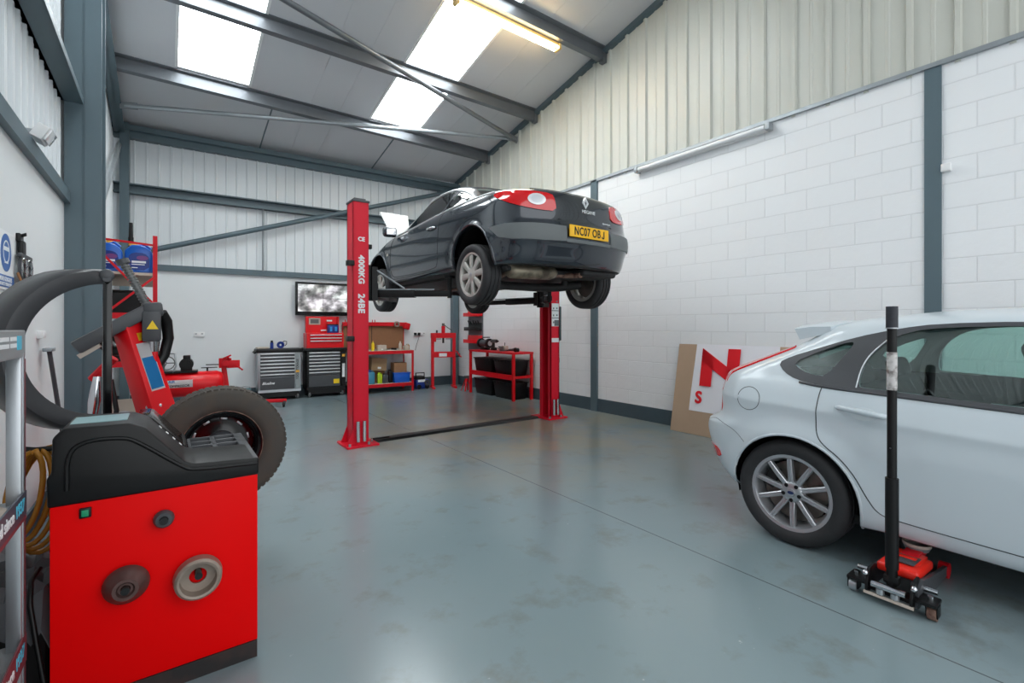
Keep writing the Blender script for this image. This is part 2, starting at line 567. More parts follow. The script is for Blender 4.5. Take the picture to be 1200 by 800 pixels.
# ------------------------------------------------------------------ the setting
YF = -1.6                                                 # open shutter front behind the camera
struct(MB().bx(-9, 14, -16, YF, -.16, -.02).build('ground', P('yard_concrete', (150, 150, 146), .85, var=.08, scale=1.5), smooth=0))
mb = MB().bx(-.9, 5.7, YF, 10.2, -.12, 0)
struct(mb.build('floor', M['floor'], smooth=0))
struct(MB().bx(XR, XR + .2, YF, 9.65, -.1, 3.6).build('wall_right', M['block'], smooth=0))
struct(MB().bx(XL - .15, XL, YF, 9.95, -.1, 2.34).build('wall_left', M['plaster'], smooth=0))
wb_ = MB().bx(-6.2, .1, 0, .15, -.1, 2.28)
wb_.move(Matrix.Translation(BO) @ Matrix.Rotation(BA, 4, 'Z'))
struct(wb_.build('wall_back', M['plaster'], smooth=0))


def cladding(name, m, length, z0, ztop, pitch, rib, depth, place, minor=0.):
    """profiled sheet: trapezoid ribs along the length, one strip of faces from z0 up to the roof"""
    prof = []
    s = 0.
    while s < length:
        prof += [(s, 0), (s + pitch - rib * 2, 0)]
        if minor:
            h = s + (pitch - rib * 2) / 2
            prof[-1:-1] = [(h - .02, 0), (h - .01, minor), (h + .01, minor), (h + .02, 0)]
        prof += [(s + pitch - rib * 1.6, depth), (s + pitch - rib * .4, depth)]
        s += pitch
    mb = MB()
    rows = []
    for s, d in prof:
        s = min(s, length)
        lo, hi = place(s, d, z0), place(s, d, ztop(s))
        rows.append((mb.bm.verts.new(lo), mb.bm.verts.new(hi)))
    for a, b in zip(rows, rows[1:]):
        mb.bm.faces.new((a[0], b[0], b[1], a[1]))
    # turned edges and an outer skin give the sheet its body
    ex = [mb.bm.verts.new(place(s, -.06, z)) for s, z in ((0, z0), (length, z0), (length, ztop(length)), (0, ztop(0)))]
    mb.bm.faces.new(ex)
    return struct(mb.build(name, m, smooth=0))


cladding('wall_right_cladding', M['clad_cream'], 9.65 - YF, 3.58, lambda s: roof_z(YF + s), .3265, .028, .035,
         lambda s, d, z: (XR + .025 - d, YF + s, z), .008)
cladding('wall_left_cladding', M['clad_white'], 9.95 - YF, 2.34, lambda s: roof_z(YF + s), .163, .014, .018,
         lambda s, d, z: (XL - .03 + d, YF + s, z), .008)
cladding('wall_back_cladding', M['clad_white'], 6.25, 2.28, lambda s: roof_z(bw(-6.2 + s, 0)[1]), .163, .016, .022,
         lambda s, d, z: bw(-6.2 + s, .03 - d, z))

# roof liner with two rooflight strips left open in it
xs = [-.85, .11, 1.02, 2.87, 3.79, 5.62]
ys = [YF, 3.5, 8.1, 10.15]
mb = MB()


def slab(mb, x0, x1, y0, y1, t=.06, drop=0.):
    v = [mb.bm.verts.new((x, y, roof_z(y) - drop + dz)) for dz in (0, t) for x, y in ((x0, y0), (x1, y0), (x1, y1), (x0, y1))]
    for f in ((3, 2, 1, 0), (4, 5, 6, 7), (0, 1, 5, 4), (1, 2, 6, 5), (2, 3, 7, 6), (3, 0, 4, 7)):
        mb.bm.faces.new([v[i] for i in f])


for i in range(5):
    for j in range(3):
        if j == 1 and i in (1, 3):
            continue
        slab(mb, xs[i], xs[i + 1], ys[j], ys[j + 1])
for x in (-.35, 1.9, 2.36, 4.3, 4.85):                      # liner joints
    slab(mb, x - .004, x + .004, YF, 10.0, .004, .004)
struct(mb.build('ceiling', M['roofpanel'], smooth=0))
for k, (x0, x1) in enumerate(((.11, 1.02), (2.87, 3.79))):
    mb = MB()
    slab(mb, x0, x1, 3.5, 8.1, .015, -.03)
    for q in range(1, 6):
        xx = x0 + (x1 - x0) * q / 6
        slab(mb, xx - .012, xx + .012, 3.5, 8.1, .012, -.02)
    struct(mb.build('window_%d' % (k + 1), M['rooflight'], smooth=0))
    mb = MB()
    for xx in (x0, x1):
        slab(mb, xx - .018, xx + .018, 3.5, 8.1, .02, .012)
    struct(mb.build('trim_%d' % (k + 1), M['white'], smooth=0))

# kerb paint along the foot of the walls
struct(MB().bx(XR - .015, XR, YF, 9.6, 0, .2).build('baseboard_right', M['kerb'], smooth=0))
struct(MB().bx(XL, XL + .015, YF, 9.9, 0, .2).build('baseboard_left', M['kerb'], smooth=0))
mb = MB().bx(-6.12, 0, -.015, 0, 0, .2)
mb.move(Matrix.Translation(BO) @ Matrix.Rotation(BA, 4, 'Z'))
struct(mb.build('baseboard_back', M['kerb'], smooth=0))

# sheeting rails and edge trims
mb = MB().bx(-6.15, .0, -.05, .03, 2.27, 2.37)
mb.move(Matrix.Translation(BO) @ Matrix.Rotation(BA, 4, 'Z'))
struct(mb.build('trim_3', M['steel'], smooth=0))
mb = MB().bx(-6.15, 0, -.12, .02, 3.64, 3.66).bx(-6.15, 0, -.02, .02, 3.5, 3.66).bx(-6.15, 0, -.12, .02, 3.5, 3.52)
mb.move(Matrix.Translation(BO) @ Matrix.Rotation(BA, 4, 'Z'))
struct(mb.build('sheeting_rail', M['steel'], smooth=0))
struct(MB().bx(XL - .02, XL + .04, YF, 9.85, 2.34, 2.44).build('trim_4', M['steel'], smooth=0))
struct(MB().bx(XL - .06, XL + .12, YF, 5.28, 3.175, 3.2).bx(XL - .06, XL + .0, YF, 5.28, 3.175, 3.38)
       .bx(XL + .1, XL + .12, YF, 5.28, 3.175, 3.23).build('sheeting_rail', M['steel'], smooth=0))
struct(MB().bx(XR - .035, XR + .02, YF, 9.55, 3.6, 3.64).build('trim_5', M['galv'], smooth=0))
mb = MB()
slab(mb, XR - .05, XR + .03, YF, 9.6, .09, .075)
struct(mb.build('trim_6', M['steel'], smooth=0))
mb = MB()
slab(mb, -.7, XR, 9.28, 9.36, .1, .1)
mb2 = MB().bx(-6.15, .0, -.2, .03, 4.5, 4.58).bx(-6.15, 0, -.1, .03, 4.4, 4.52)
mb2.move(Matrix.Translation(BO) @ Matrix.Rotation(BA, 4, 'Z'))
struct(mb2.build('eaves_beam', M['steel'], smooth=0))
mb.bm.free()


# columns
def icol(x0, x1, y0, y1, z1, t=.02):
    """H-section column with flanges across x"""
    xm = (x0 + x1) / 2
    return MB().bx(x0, x1, y0, y0 + t, 0, z1).bx(x0, x1, y1 - t, y1, 0, z1).bx(xm - t / 2, xm + t / 2, y0, y1, 0, z1)


struct(icol(XL - .0, -.445, 5.30, 5.62, roof_z(5.6) - .02).build('steel_column', M['steel'], smooth=0))
mb = MB().bx(-6.06, -5.94, -.17, -.02, 0, 4.62)
mb.move(Matrix.Translation(BO) @ Matrix.Rotation(BA, 4, 'Z'))
struct(mb.build('steel_column', M['steel'], smooth=0))
mb = MB().bx(-.16, -.03, -.16, -.0, 0, 4.6)
mb.move(Matrix.Translation(BO) @ Matrix.Rotation(BA, 4, 'Z'))
struct(mb.build('steel_column', M['steel'], smooth=0))
for y0, y1, pr in ((5.14, 5.27, .035), (1.085, 1.2, .02)):
    struct(MB().bx(XR - pr, XR + .02, y0, y1, 0, 3.63).build('steel_column', M['steel'], smooth=0))
# rafter of the gable frame along the left wall
mb = MB()
slab(mb, XL, -.54, YF, 9.8, .02, .2)
slab(mb, -.62, -.60, YF, 9.8, .2, .2)
struct(mb.build('rafter', M['steel'], smooth=0))

# purlins: Z-sections from wall to wall
for yp in (8.21, 6.67, 5.0, 3.4, 1.8, .2):
    zb = roof_z(yp) - .165
    prof = [(0, 0), (.075, 0), (.075, .016), (.014, .016), (.014, .15), (-.06, .15), (-.06, .166), (0, .166)]
    mb = MB().prism([(yp + a, zb + b - .2 * a) for a, b in prof], 'yz', XL, XR + .02)
    mb.bx(XR - .06, XR + .01, yp - .03, yp + .06, zb - .05, zb + .1)
    struct(mb.build('purlin', M['steel_dk'], smooth=0))
# anti-sag rods between the eaves beam and the first purlin
for x in (1.37, 3.42):
    struct(MB().tube([(x, 8.25, roof_z(8.25) - .09), (x, 9.62, roof_z(9.62) - .09)], .012).build('sag_rod', M['steel']))
mb = MB().tube([(-4.01, -.06, 2.36), (-4.01, -.06, 3.52)], .018)
mb.move(Matrix.Translation(BO) @ Matrix.Rotation(BA, 4, 'Z'))
struct(mb.build('sag_rod', M['galv']))


def brace(p0, p1, r, m='steel_dk'):
    d = (Vector(p1) - Vector(p0)).normalized()
    mb = MB().tube([p0, p1], r, 12)
    for p, s in ((p0, 1), (p1, -1)):
        mb.bar(Vector(p) - d * .06 * s, Vector(p) + d * .16 * s, .012, r * 3)
    struct(mb.build('bracing_tube', M[m]))


brace((-.5, 8.97, roof_z(8.97) - .22), (5.40, 7.24, roof_z(7.24) - .22), .034, 'galv')
brace((-.5, 5.54, roof_z(5.54) - .26), (5.36, 7.20, roof_z(7.2) - .26), .038)
p = bw(-5.96, -.14, 2.485); q = bw(-.3, -.14, 4.38)
brace(p, q, .045, 'steel')
brace((-.6, 5.7, 1.95), (-.6, 9.5, 4.15), .036, 'galv')

# fittings that belong to the building
t = thing('fluorescent_light', 'lit twin-tube fluorescent light fixed under the roof purlin', 'ceiling light', (3.74, 5.11, roof_z(5.1) - .19))
L = .84
MB().bx(-L, L, -.05, .055, -.02, .025, .006).build('batten', M['lamp_body'], t)
for dy in (-.045, .045):
    MB().cyl((-L + .03, dy, -.04), (L - .03, dy, -.04), .014, n=12).build('tube', M['lamp_on'], t)
for sx in (-1, 1):
    MB().bx(sx * L - .02, sx * L + .02, -.06, .065, -.06, .02, .004).build('end_cap', M['lamp_body'], t)
t = thing('fluorescent_light', 'unlit white batten light high on the blockwork below the cream cladding', 'wall light', (XR - .055, 3.42, 3.54))
MB().bx(-.0, .06, -.9, .9, -.03, .035, .008).build('batten', M['white'], t)
MB().cyl((-.028, -.87, 0), (-.028, .87, 0), .03, n=14).build('diffuser', M['print_white'], t)
for y in (-.905, .905):
    MB().bx(-.06, .04, y - .025, y + .025, -.04, .04, .006).build('end_cap', M['galv'], t)
t = thing('flood_light', 'small white lamp box sticking out above the grey trim of left wall', 'wall light', (XL, 4.0, 2.49))
MB().box((.07, 0, 0), (.06, .16, .09), (0, R(28), 0), .008).build('housing', M['white'], t)
MB().box((.105, 0, -.012), (.012, .14, .075), (0, R(28), 0), .003).build('lamp_glass', M['clear_lens'], t)
MB().bx(0, .05, -.02, .02, -.02, .02).build('bracket', M['galv'], t)
# ------------------------------------------------------------------ car building
def itp(pts, y):
    """piecewise-linear lookup, or a plain number"""
    if not isinstance(pts, (list, tuple)):
        return pts
    if y <= pts[0][0]:
        return pts[0][1]
    for (a, u), (b, v) in zip(pts, pts[1:]):
        if y <= b:
            return u + (v - u) * (y - a) / (b - a)
    return pts[-1][1]


RX = [0, .42, .74, .91, .98]
RY = [0, .05, .20, .46, .76]


def shell_cage(levels, nside=11, crown=.05, kcap=6):
    """levels from the sill up to the roof edge; each is a rounded plan outline that carries its own heights"""
    bm = bmesh.new()
    rings = []
    for lv in levels:
        yr, yf, rd, fd = lv['yr'], lv['yf'], lv['rd'], lv['fd']
        fx = lv.get('fx', RX)
        half = [(a, yr + b * rd) for a, b in zip(RX, RY)]
        ya, yb = yr + rd, yf - fd
        half += [(1., ya + (yb - ya) * i / (nside - 1)) for i in range(nside)]
        half += [(a, yf - b * fd) for a, b in list(zip(fx, RY))[::-1]]
        ring = []
        for a, y in half:
            ring.append((a * itp(lv['w'], y), y, itp(lv['z'], y)))
        right = [bm.verts.new(p) for p in ring]
        left = [right[0]] + [bm.verts.new((-p[0], p[1], p[2])) for p in ring[1:-1]] + [right[-1]]
        rings.append((right, left))
    n = len(rings[0][0])
    for (r0, l0), (r1, l1) in zip(rings, rings[1:]):
        for i in range(n - 1):
            bm.faces.new((r0[i], r0[i + 1], r1[i + 1], r1[i]))
            bm.faces.new((l0[i + 1], l0[i], l1[i], l1[i + 1]))
    for (r, l), sgn, cr in ((rings[0], -1, 0.), (rings[-1], 1, crown)):
        rows = []
        for i in range(1, n - 1):
            a, b = l[i].co, r[i].co
            f = min(1, i / 4, (n - 1 - i) / 4)
            row = [l[i]]
            for k in range(1, kcap):
                t = k / kcap
                p = a.lerp(b, t)
                p.z += cr * f * (1 - (2 * t - 1) ** 2)
                row.append(bm.verts.new(p))
            row.append(r[i])
            rows.append(row)
        for q, p in zip(rows, rows[1:]):
            for k in range(kcap):
                f = (q[k], q[k + 1], p[k + 1], p[k])
                bm.faces.new(f if sgn > 0 else f[::-1])
        for row, tip, s2 in ((rows[0], r[0], 1), (rows[-1], r[-1], -1)):
            for k in range(kcap):
                f = (tip, row[k + 1], row[k])
                bm.faces.new(f if sgn * s2 > 0 else f[::-1])
    bmesh.ops.recalc_face_normals(bm, faces=bm.faces[:])
    return bm


def evaluated(o):
    dg = bpy.context.evaluated_depsgraph_get()
    return bpy.data.meshes.new_from_object(o.evaluated_get(dg))


def temp_obj(bm, name='t'):
    me = bpy.data.meshes.new(name)
    bm.to_mesh(me)
    bm.free()
    o = bpy.data.objects.new(name, me)
    COL.objects.link(o)
    return o


class Car:
    def __init__(self, levels, crown, root, paint):
        self.root, self.paint = root, paint
        self.flare = ((), 0, 0)
        o = temp_obj(shell_cage(levels, crown=crown))
        s = o.modifiers.new('s', 'SUBSURF')
        s.levels = s.render_levels = 3
        me = evaluated(o)
        bm = bmesh.new()
        bm.from_mesh(me)
        self.bvh = BVHTree.FromBMesh(bm)
        bm.free()
        bpy.data.meshes.remove(me)
        s.levels = s.render_levels = 2
        self.cage = o

    def hit(self, proj, p, sgn=1, yc=1.):
        a, b = p
        if proj == 'side':
            og, d = Vector((3 * sgn, a, b)), Vector((-sgn, 0, 0))
        elif proj == 'rear':
            og, d = Vector((a, -3, b)), Vector((0, 1, 0))
        elif proj == 'top':
            og, d = Vector((a, b, 5)), Vector((0, 0, -1))
        elif proj == 'cyl':
            d = Vector((-math.sin(a), math.cos(a), 0))
            og = Vector((0, yc, b)) - d * 4
        loc, nor, i, dist = self.bvh.ray_cast(og, d)
        if loc is None:
            q = og + d * (3 - .8 if proj in ('side', 'rear') else 4)
            loc = self.bvh.find_nearest(q)[0]
        if proj == 'side' and self.flare[1]:
            loc.x += math.copysign(self.push(loc), loc.x)
        return loc, -d

    def push(self, co):
        arches, fl, band = self.flare
        out = 0.
        if fl and abs(co.x) > .6 and co.z > .2:
            for y, z, r in arches:
                d = math.hypot(co.y - y, co.z - z) - r
                if -.02 < d < band:
                    k = max(0, min(1, 1 - d / band))
                    out = fl * k * k * (3 - 2 * k)
        return out

    def patch(self, name, outline, m, proj, holes=(), off=.003, thick=.004, res=.04, sgn=1, parent=None, yc=1., smooth=50):
        """a panel laid on the body: outline given in a side, rear, top or wrapped view, skin following the body"""
        def dens(poly):
            out = []
            for p, q in zip(poly, poly[1:] + poly[:1]):
                L = math.hypot(q[0] - p[0], q[1] - p[1])
                k = max(1, int(math.ceil(L / res)))
                out += [(p[0] + (q[0] - p[0]) * i / k, p[1] + (q[1] - p[1]) * i / k) for i in range(k)]
            return out

        def inside(p, poly):
            c = False
            for (x0, y0), (x1, y1) in zip(poly, poly[1:] + poly[:1]):
                if (y0 > p[1]) != (y1 > p[1]) and p[0] < (x1 - x0) * (p[1] - y0) / (y1 - y0) + x0:
                    c = not c
            return c

        loops = [dens(list(outline))] + [dens(list(h)) for h in holes]
        vs, es = [], []
        for lp in loops:
            s = len(vs)
            vs += lp
            es += [(s + i, s + (i + 1) % len(lp)) for i in range(len(lp))]
        x0, x1 = min(v[0] for v in loops[0]), max(v[0] for v in loops[0])
        y0, y1 = min(v[1] for v in loops[0]), max(v[1] for v in loops[0])
        y = y0 + res / 2
        bnd = list(vs)
        while y < y1:
            x = x0 + res / 2
            while x < x1:
                p = (x, y)
                if inside(p, loops[0]) and not any(inside(p, h) for h in loops[1:]) and \
                        all((p[0] - q[0]) ** 2 + (p[1] - q[1]) ** 2 > (res * .45) ** 2 for q in bnd):
                    vs.append(p)
                x += res
            y += res
        v2, e2, f2, *_ = delaunay_2d_cdt([Vector(v) for v in vs], es, [], 2 if holes else 1, 1e-6)
        bm = bmesh.new()
        top, bot = [], []
        for v in v2:
            loc, d = self.hit(proj, v, sgn, yc)
            top.append(bm.verts.new(loc + d * off))
            bot.append(bm.verts.new(loc + d * (off - thick)))
        for f in f2:
            c = sum((Vector((*v2[i], 0)) for i in f), Vector()) / len(f)
            if holes and any(inside(c, h) for h in loops[1:]):
                continue
            if not inside(c, loops[0]):
                continue
            try:
                bm.faces.new([top[i] for i in f])
                bm.faces.new([bot[i] for i in f][::-1])
            except ValueError:
                pass
        be = [e for e in bm.edges if len(e.link_faces) == 1]
        mp = {a: b for a, b in zip(top, bot)}
        for e in be:
            a, b = e.verts
            if a in mp and b in mp:
                try:
                    bm.faces.new((a, b, mp[b], mp[a]))
                except ValueError:
                    pass
        bmesh.ops.delete(bm, geom=[v for v in bm.verts if not v.link_faces], context='VERTS')
        bmesh.ops.recalc_face_normals(bm, faces=bm.faces[:])
        me = bpy.data.meshes.new(name)
        bm.to_mesh(me)
        bm.free()
        me.materials.append(m)
        finish(me, smooth)
        return link(name, me, parent or self.root)

    def line(self, name, pts, m, proj, wid=.005, sgn=1, off=.0015, closed=False, parent=None, smoothing=2, yc=1., r=None):
        """a narrow strip that follows the body: panel gaps, chrome trims, arch lips"""
        pts = smooth_path(pts, smoothing, closed)
        P3 = []
        for p in pts:
            loc, d = self.hit(proj, p, sgn, yc)
            P3.append(loc + d * off)
        return MB().tube(P3, r or wid / 2, 6, closed).build(name, m, parent or self.root, smooth=80)

    def body(self, cutters, under_z, arches=(), flare=.0, band=.1):
        self.flare = (arches, flare, band)
        self.cage.modifiers['s'].levels = self.cage.modifiers['s'].render_levels = 3
        s = self.cage.modifiers.new('t', 'SOLIDIFY')
        s.thickness = .022
        s.offset = -1
        cb = MB()
        for fn in cutters:
            fn(cb)
        co = temp_obj(cb.bm, 'cut')
        b = self.cage.modifiers.new('b', 'BOOLEAN')
        b.operation = 'DIFFERENCE'
        b.object = co
        b.solver = 'EXACT'
        b.use_self = True
        me = evaluated(self.cage)
        me.name = 'body'
        bpy.data.objects.remove(self.cage)
        bpy.data.objects.remove(co)
        me.materials.clear()
        me.materials.append(self.paint)
        me.materials.append(M['under'])
        me.materials.append(M['headliner'])
        for p in me.polygons:
            inner = self.bvh.find_nearest(p.center)[3] > .012
            p.material_index = 2 if inner and p.center.z > .97 else 1 if inner or (p.normal.z < -.75 and p.center.z < under_z) else 0
        for v in me.vertices:
            v.co.x += math.copysign(self.push(v.co), v.co.x)
        finish(me, 40)
        return link('body', me, self.root)


def smooth_path(pts, k=2, closed=False):
    for _ in range(k):
        out = [] if closed else [pts[0]]
        seq = list(zip(pts, pts[1:])) + ([(pts[-1], pts[0])] if closed else [])
        for (ax, ay), (bx_, by) in seq:
            out += [(ax * .75 + bx_ * .25, ay * .75 + by * .25), (ax * .25 + bx_ * .75, ay * .25 + by * .75)]
        if not closed:
            out.append(pts[-1])
        pts = out
    return pts


def circ(cx, cy, r, n=32, a0=0., a1=2 * PI, rz=None):
    full = abs(a1 - a0 - 2 * PI) < 1e-6
    return [(cx + r * math.cos(a0 + (a1 - a0) * i / n), cy + (rz or r) * math.sin(a0 + (a1 - a0) * i / n)) for i in range(n if full else n + 1)]


def tyre_mb(rad, wid, rim):
    """tyre about the x axis with shoulder blocks and circumferential grooves"""
    h = wid / 2
    prof = [(rim, -h * .78), (rim + .012, -h * .92), (rim + .04, -h * 1.0), (rad - .03, -h * .99), (rad - .009, -h * .86),
            (rad - .002, -h * .72)]
    for g in (-.45, 0., .45):
        prof += [(rad, (g - .09) * h), (rad - .008, (g - .075) * h), (rad - .008, (g + .075) * h), (rad, (g + .09) * h)]
    prof += [(rad - .002, h * .72), (rad - .009, h * .86), (rad - .03, h * .99), (rad - .0 - (rad - rim) + .04, h * 1.0), (rim + .012, h * .92), (rim, h * .78)]
    mb = MB().lathe(prof, (0, 0, 0), (1, 0, 0), 72)
    # shoulder sipes
    bm = mb.bm
    return mb


def spoke(mb, ang, r0, r1, w0, w1, xf0, xf1, dep, groove=0.):
    """one spoke about the x axis, outer face towards +x"""
    c, s = math.cos(ang), math.sin(ang)

    def pt(r, t, x):
        return (x, r * c - t * s, r * s + t * c)
    sec = [(-w0, -w1), (w0, w1)]
    ring = []
    for r, w, xf in ((r0, w0, xf0), ((r0 + r1) / 2, (w0 + w1) / 2, (xf0 + xf1) / 2 + .004), (r1, w1, xf1)):
        if groove:
            prof = [(-w, xf - dep), (-w, xf - .004), (-w * .7, xf), (-w * .3, xf), (-w * .2, xf - groove), (w * .2, xf - groove), (w * .3, xf), (w * .7, xf), (w, xf - .004), (w, xf - dep)]
        else:
            prof = [(-w, xf - dep), (-w, xf - .005), (-w * .75, xf), (w * .75, xf), (w, xf - .005), (w, xf - dep)]
        ring.append([mb.bm.verts.new(pt(r, t, x)) for t, x in prof])
    n = len(ring[0])
    for a, b in zip(ring, ring[1:]):
        for k in range(n):
            mb.bm.faces.new((a[k], a[(k + 1) % n], b[(k + 1) % n], b[k]))
    mb.bm.faces.new(ring[0]); mb.bm.faces.new(ring[-1][::-1])


def car_wheel(root, loc, sgn, rad, wid, rim, nsp, style):
    """wheel part with tyre, disc and hub as sub-parts; sgn +1 puts the outer face towards +x"""
    h = wid / 2
    mb = MB()
    xf = h * .80
    mb.lathe([(rim - .022, xf - .012), (rim - .012, xf + .004), (rim + .006, xf + .006), (rim + .006, xf - .01), (rim - .012, xf - .03),
              (rim - .03, 0), (rim - .03, -h * .7), (rim + .006, -h * .80), (rim + .004, -h * .84), (rim - .036, -h * .72), (rim - .036, 0), (rim - .024, xf - .03)],
             (0, 0, 0), (1, 0, 0), 56, closed=True)
    if style == 'ten':
        mb.lathe([(0, xf - .012), (.05, xf - .010), (.062, xf - .016), (.07, xf - .03), (.07, xf - .05), (0, xf - .05)], (0, 0, 0), (1, 0, 0), 32)
        for i in range(nsp):
            spoke(mb, PI / 2 + .05 + 2 * PI * i / nsp, .055, rim - .012, .0155, .0135, xf - .014, xf - .002, .03, .004)
    else:
        mb.lathe([(0, xf + .006), (.04, xf + .006), (.055, xf + .0), (.075, xf - .004), (.08, xf - .03), (0, xf - .03)], (0, 0, 0), (1, 0, 0), 32)
        for i in range(nsp):
            spoke(mb, PI / 2 + .1 + 2 * PI * i / nsp, .06, rim - .010, .026, .034, xf - .002, xf - .004, .022)
    T = Matrix.Translation(loc) @ (Matrix.Identity(4) if sgn > 0 else Matrix.Rotation(PI, 4, 'Z'))
    wo = mb.move(T).build('wheel', M['alloy'] if style == 'ten' else M['alloy2'], root, 40, normals=True)
    tyre_mb(rad, wid, rim).move(T).build('tyre', M['tyre'], wo, 50)
    d = MB().lathe([(.03, 0), (rim - .045, 0), (rim - .045, -.012), (.03, -.012)], (.01, 0, 0), (1, 0, 0), 40, closed=True)
    d.lathe([(0, .03), (.075, .03), (.08, .0), (.08, -.03), (0, -.03)], (.01, 0, 0), (1, 0, 0), 24)
    d.move(T).build('brake_disc', M['disc'], wo, 40)
    a = 2.75
    c = MB().box((-.005, math.cos(a) * (rim - .075), math.sin(a) * (rim - .075)), (.06, .07, .14), (a, 0, 0), .01)
    c.move(T).build('brake_caliper', M['under'], wo, 40)
    if style == 'ten':
        for i in range(5):
            a = -PI / 2 + 2 * PI * i / 5
            k = MB().lathe([(.0, .001), (.0115, .001), (.0115, .008), (0, .008)], (xf - .016, math.cos(a) * .047, math.sin(a) * .047), (1, 0, 0), 12)
            k.move(T).build('bolt_hole', M['black'], wo, 40)
        k = MB().lathe([(0, xf - .002), (.021, xf - .003), (.0245, xf - .008), (.0245, xf - .014)], (0, 0, 0), (1, 0, 0), 24)
        cap = k.move(T).build('centre_cap', M['alloy'], wo)
        k = MB().lathe([(0, .0012), (.0155, .001), (.016, 0)], (0, 0, 0), (1, 0, 0), 24)
        k.move(T @ Matrix.Translation((xf - .002, 0, 0)) @ Matrix.Diagonal((1, 1.15, .62, 1))).build('badge', P('dark_blue_oval', (30, 52, 96), .3), wo)
    else:
        k = MB().lathe([(0, xf + .009), (.022, xf + .008), (.026, xf + .004)], (0, 0, 0), (1, 0, 0), 24)
        k.move(T).build('centre_cap', M['alloy'], wo)
    return wo


def arch_liner(root, y, z, r, sgn, x0=.5, x1=.855, drop=-.12):
    a0, a1 = -math.asin(min(.99, (z - .2) / r)) if z > .2 else 0, 0
    e = math.asin(max(-.9, min(.9, (.23 - z) / r)))
    mb = MB()
    n = 24
    ins, outs = [], []
    for i in range(n + 1):
        a = e + (PI - 2 * e) * i / n
        ins.append(mb.bm.verts.new((sgn * x0, y + r * math.cos(a), z + r * math.sin(a))))
        outs.append(mb.bm.verts.new((sgn * x1, y + r * math.cos(a), z + r * math.sin(a))))
    for i in range(n):
        mb.bm.faces.new((ins[i], ins[i + 1], outs[i + 1], outs[i]))
    mb.bm.faces.new(ins)
    g = bmesh.ops.solidify(mb.bm, geom=mb.bm.faces[:], thickness=.006)
    mb.build('wheel_arch_liner', M['black_mt'], root, 50, normals=True)


def seat(root, x, y, z, m, wid=.5, rake=16, head=True, h=.62):
    mb = MB().box((x, y + .02, z + .1), (wid, .5, .16), (R(6), 0, 0), .05, 3)
    o = mb.build('seat', m, root, 50)
    a = R(rake)
    MB().box((x, y - .22 - math.sin(a) * h / 2, z + .16 + h / 2), (wid * .96, .13, h), (a, 0, 0), .05, 3).build('seat_back', m, o, 50)
    if head:
        yy, zz = y - .22 - math.sin(a) * (h + .1), z + .16 + h + .09
        MB().box((x, yy, zz), (.27, .1, .17), (a, 0, 0), .04, 3).build('headrest', m, o, 50)
        for s in (-.06, .06):
            MB().cyl((x + s, yy + .03, zz - .16), (x + s, yy, zz), .006, n=6).build('headrest_stalk', M['chrome'], o)


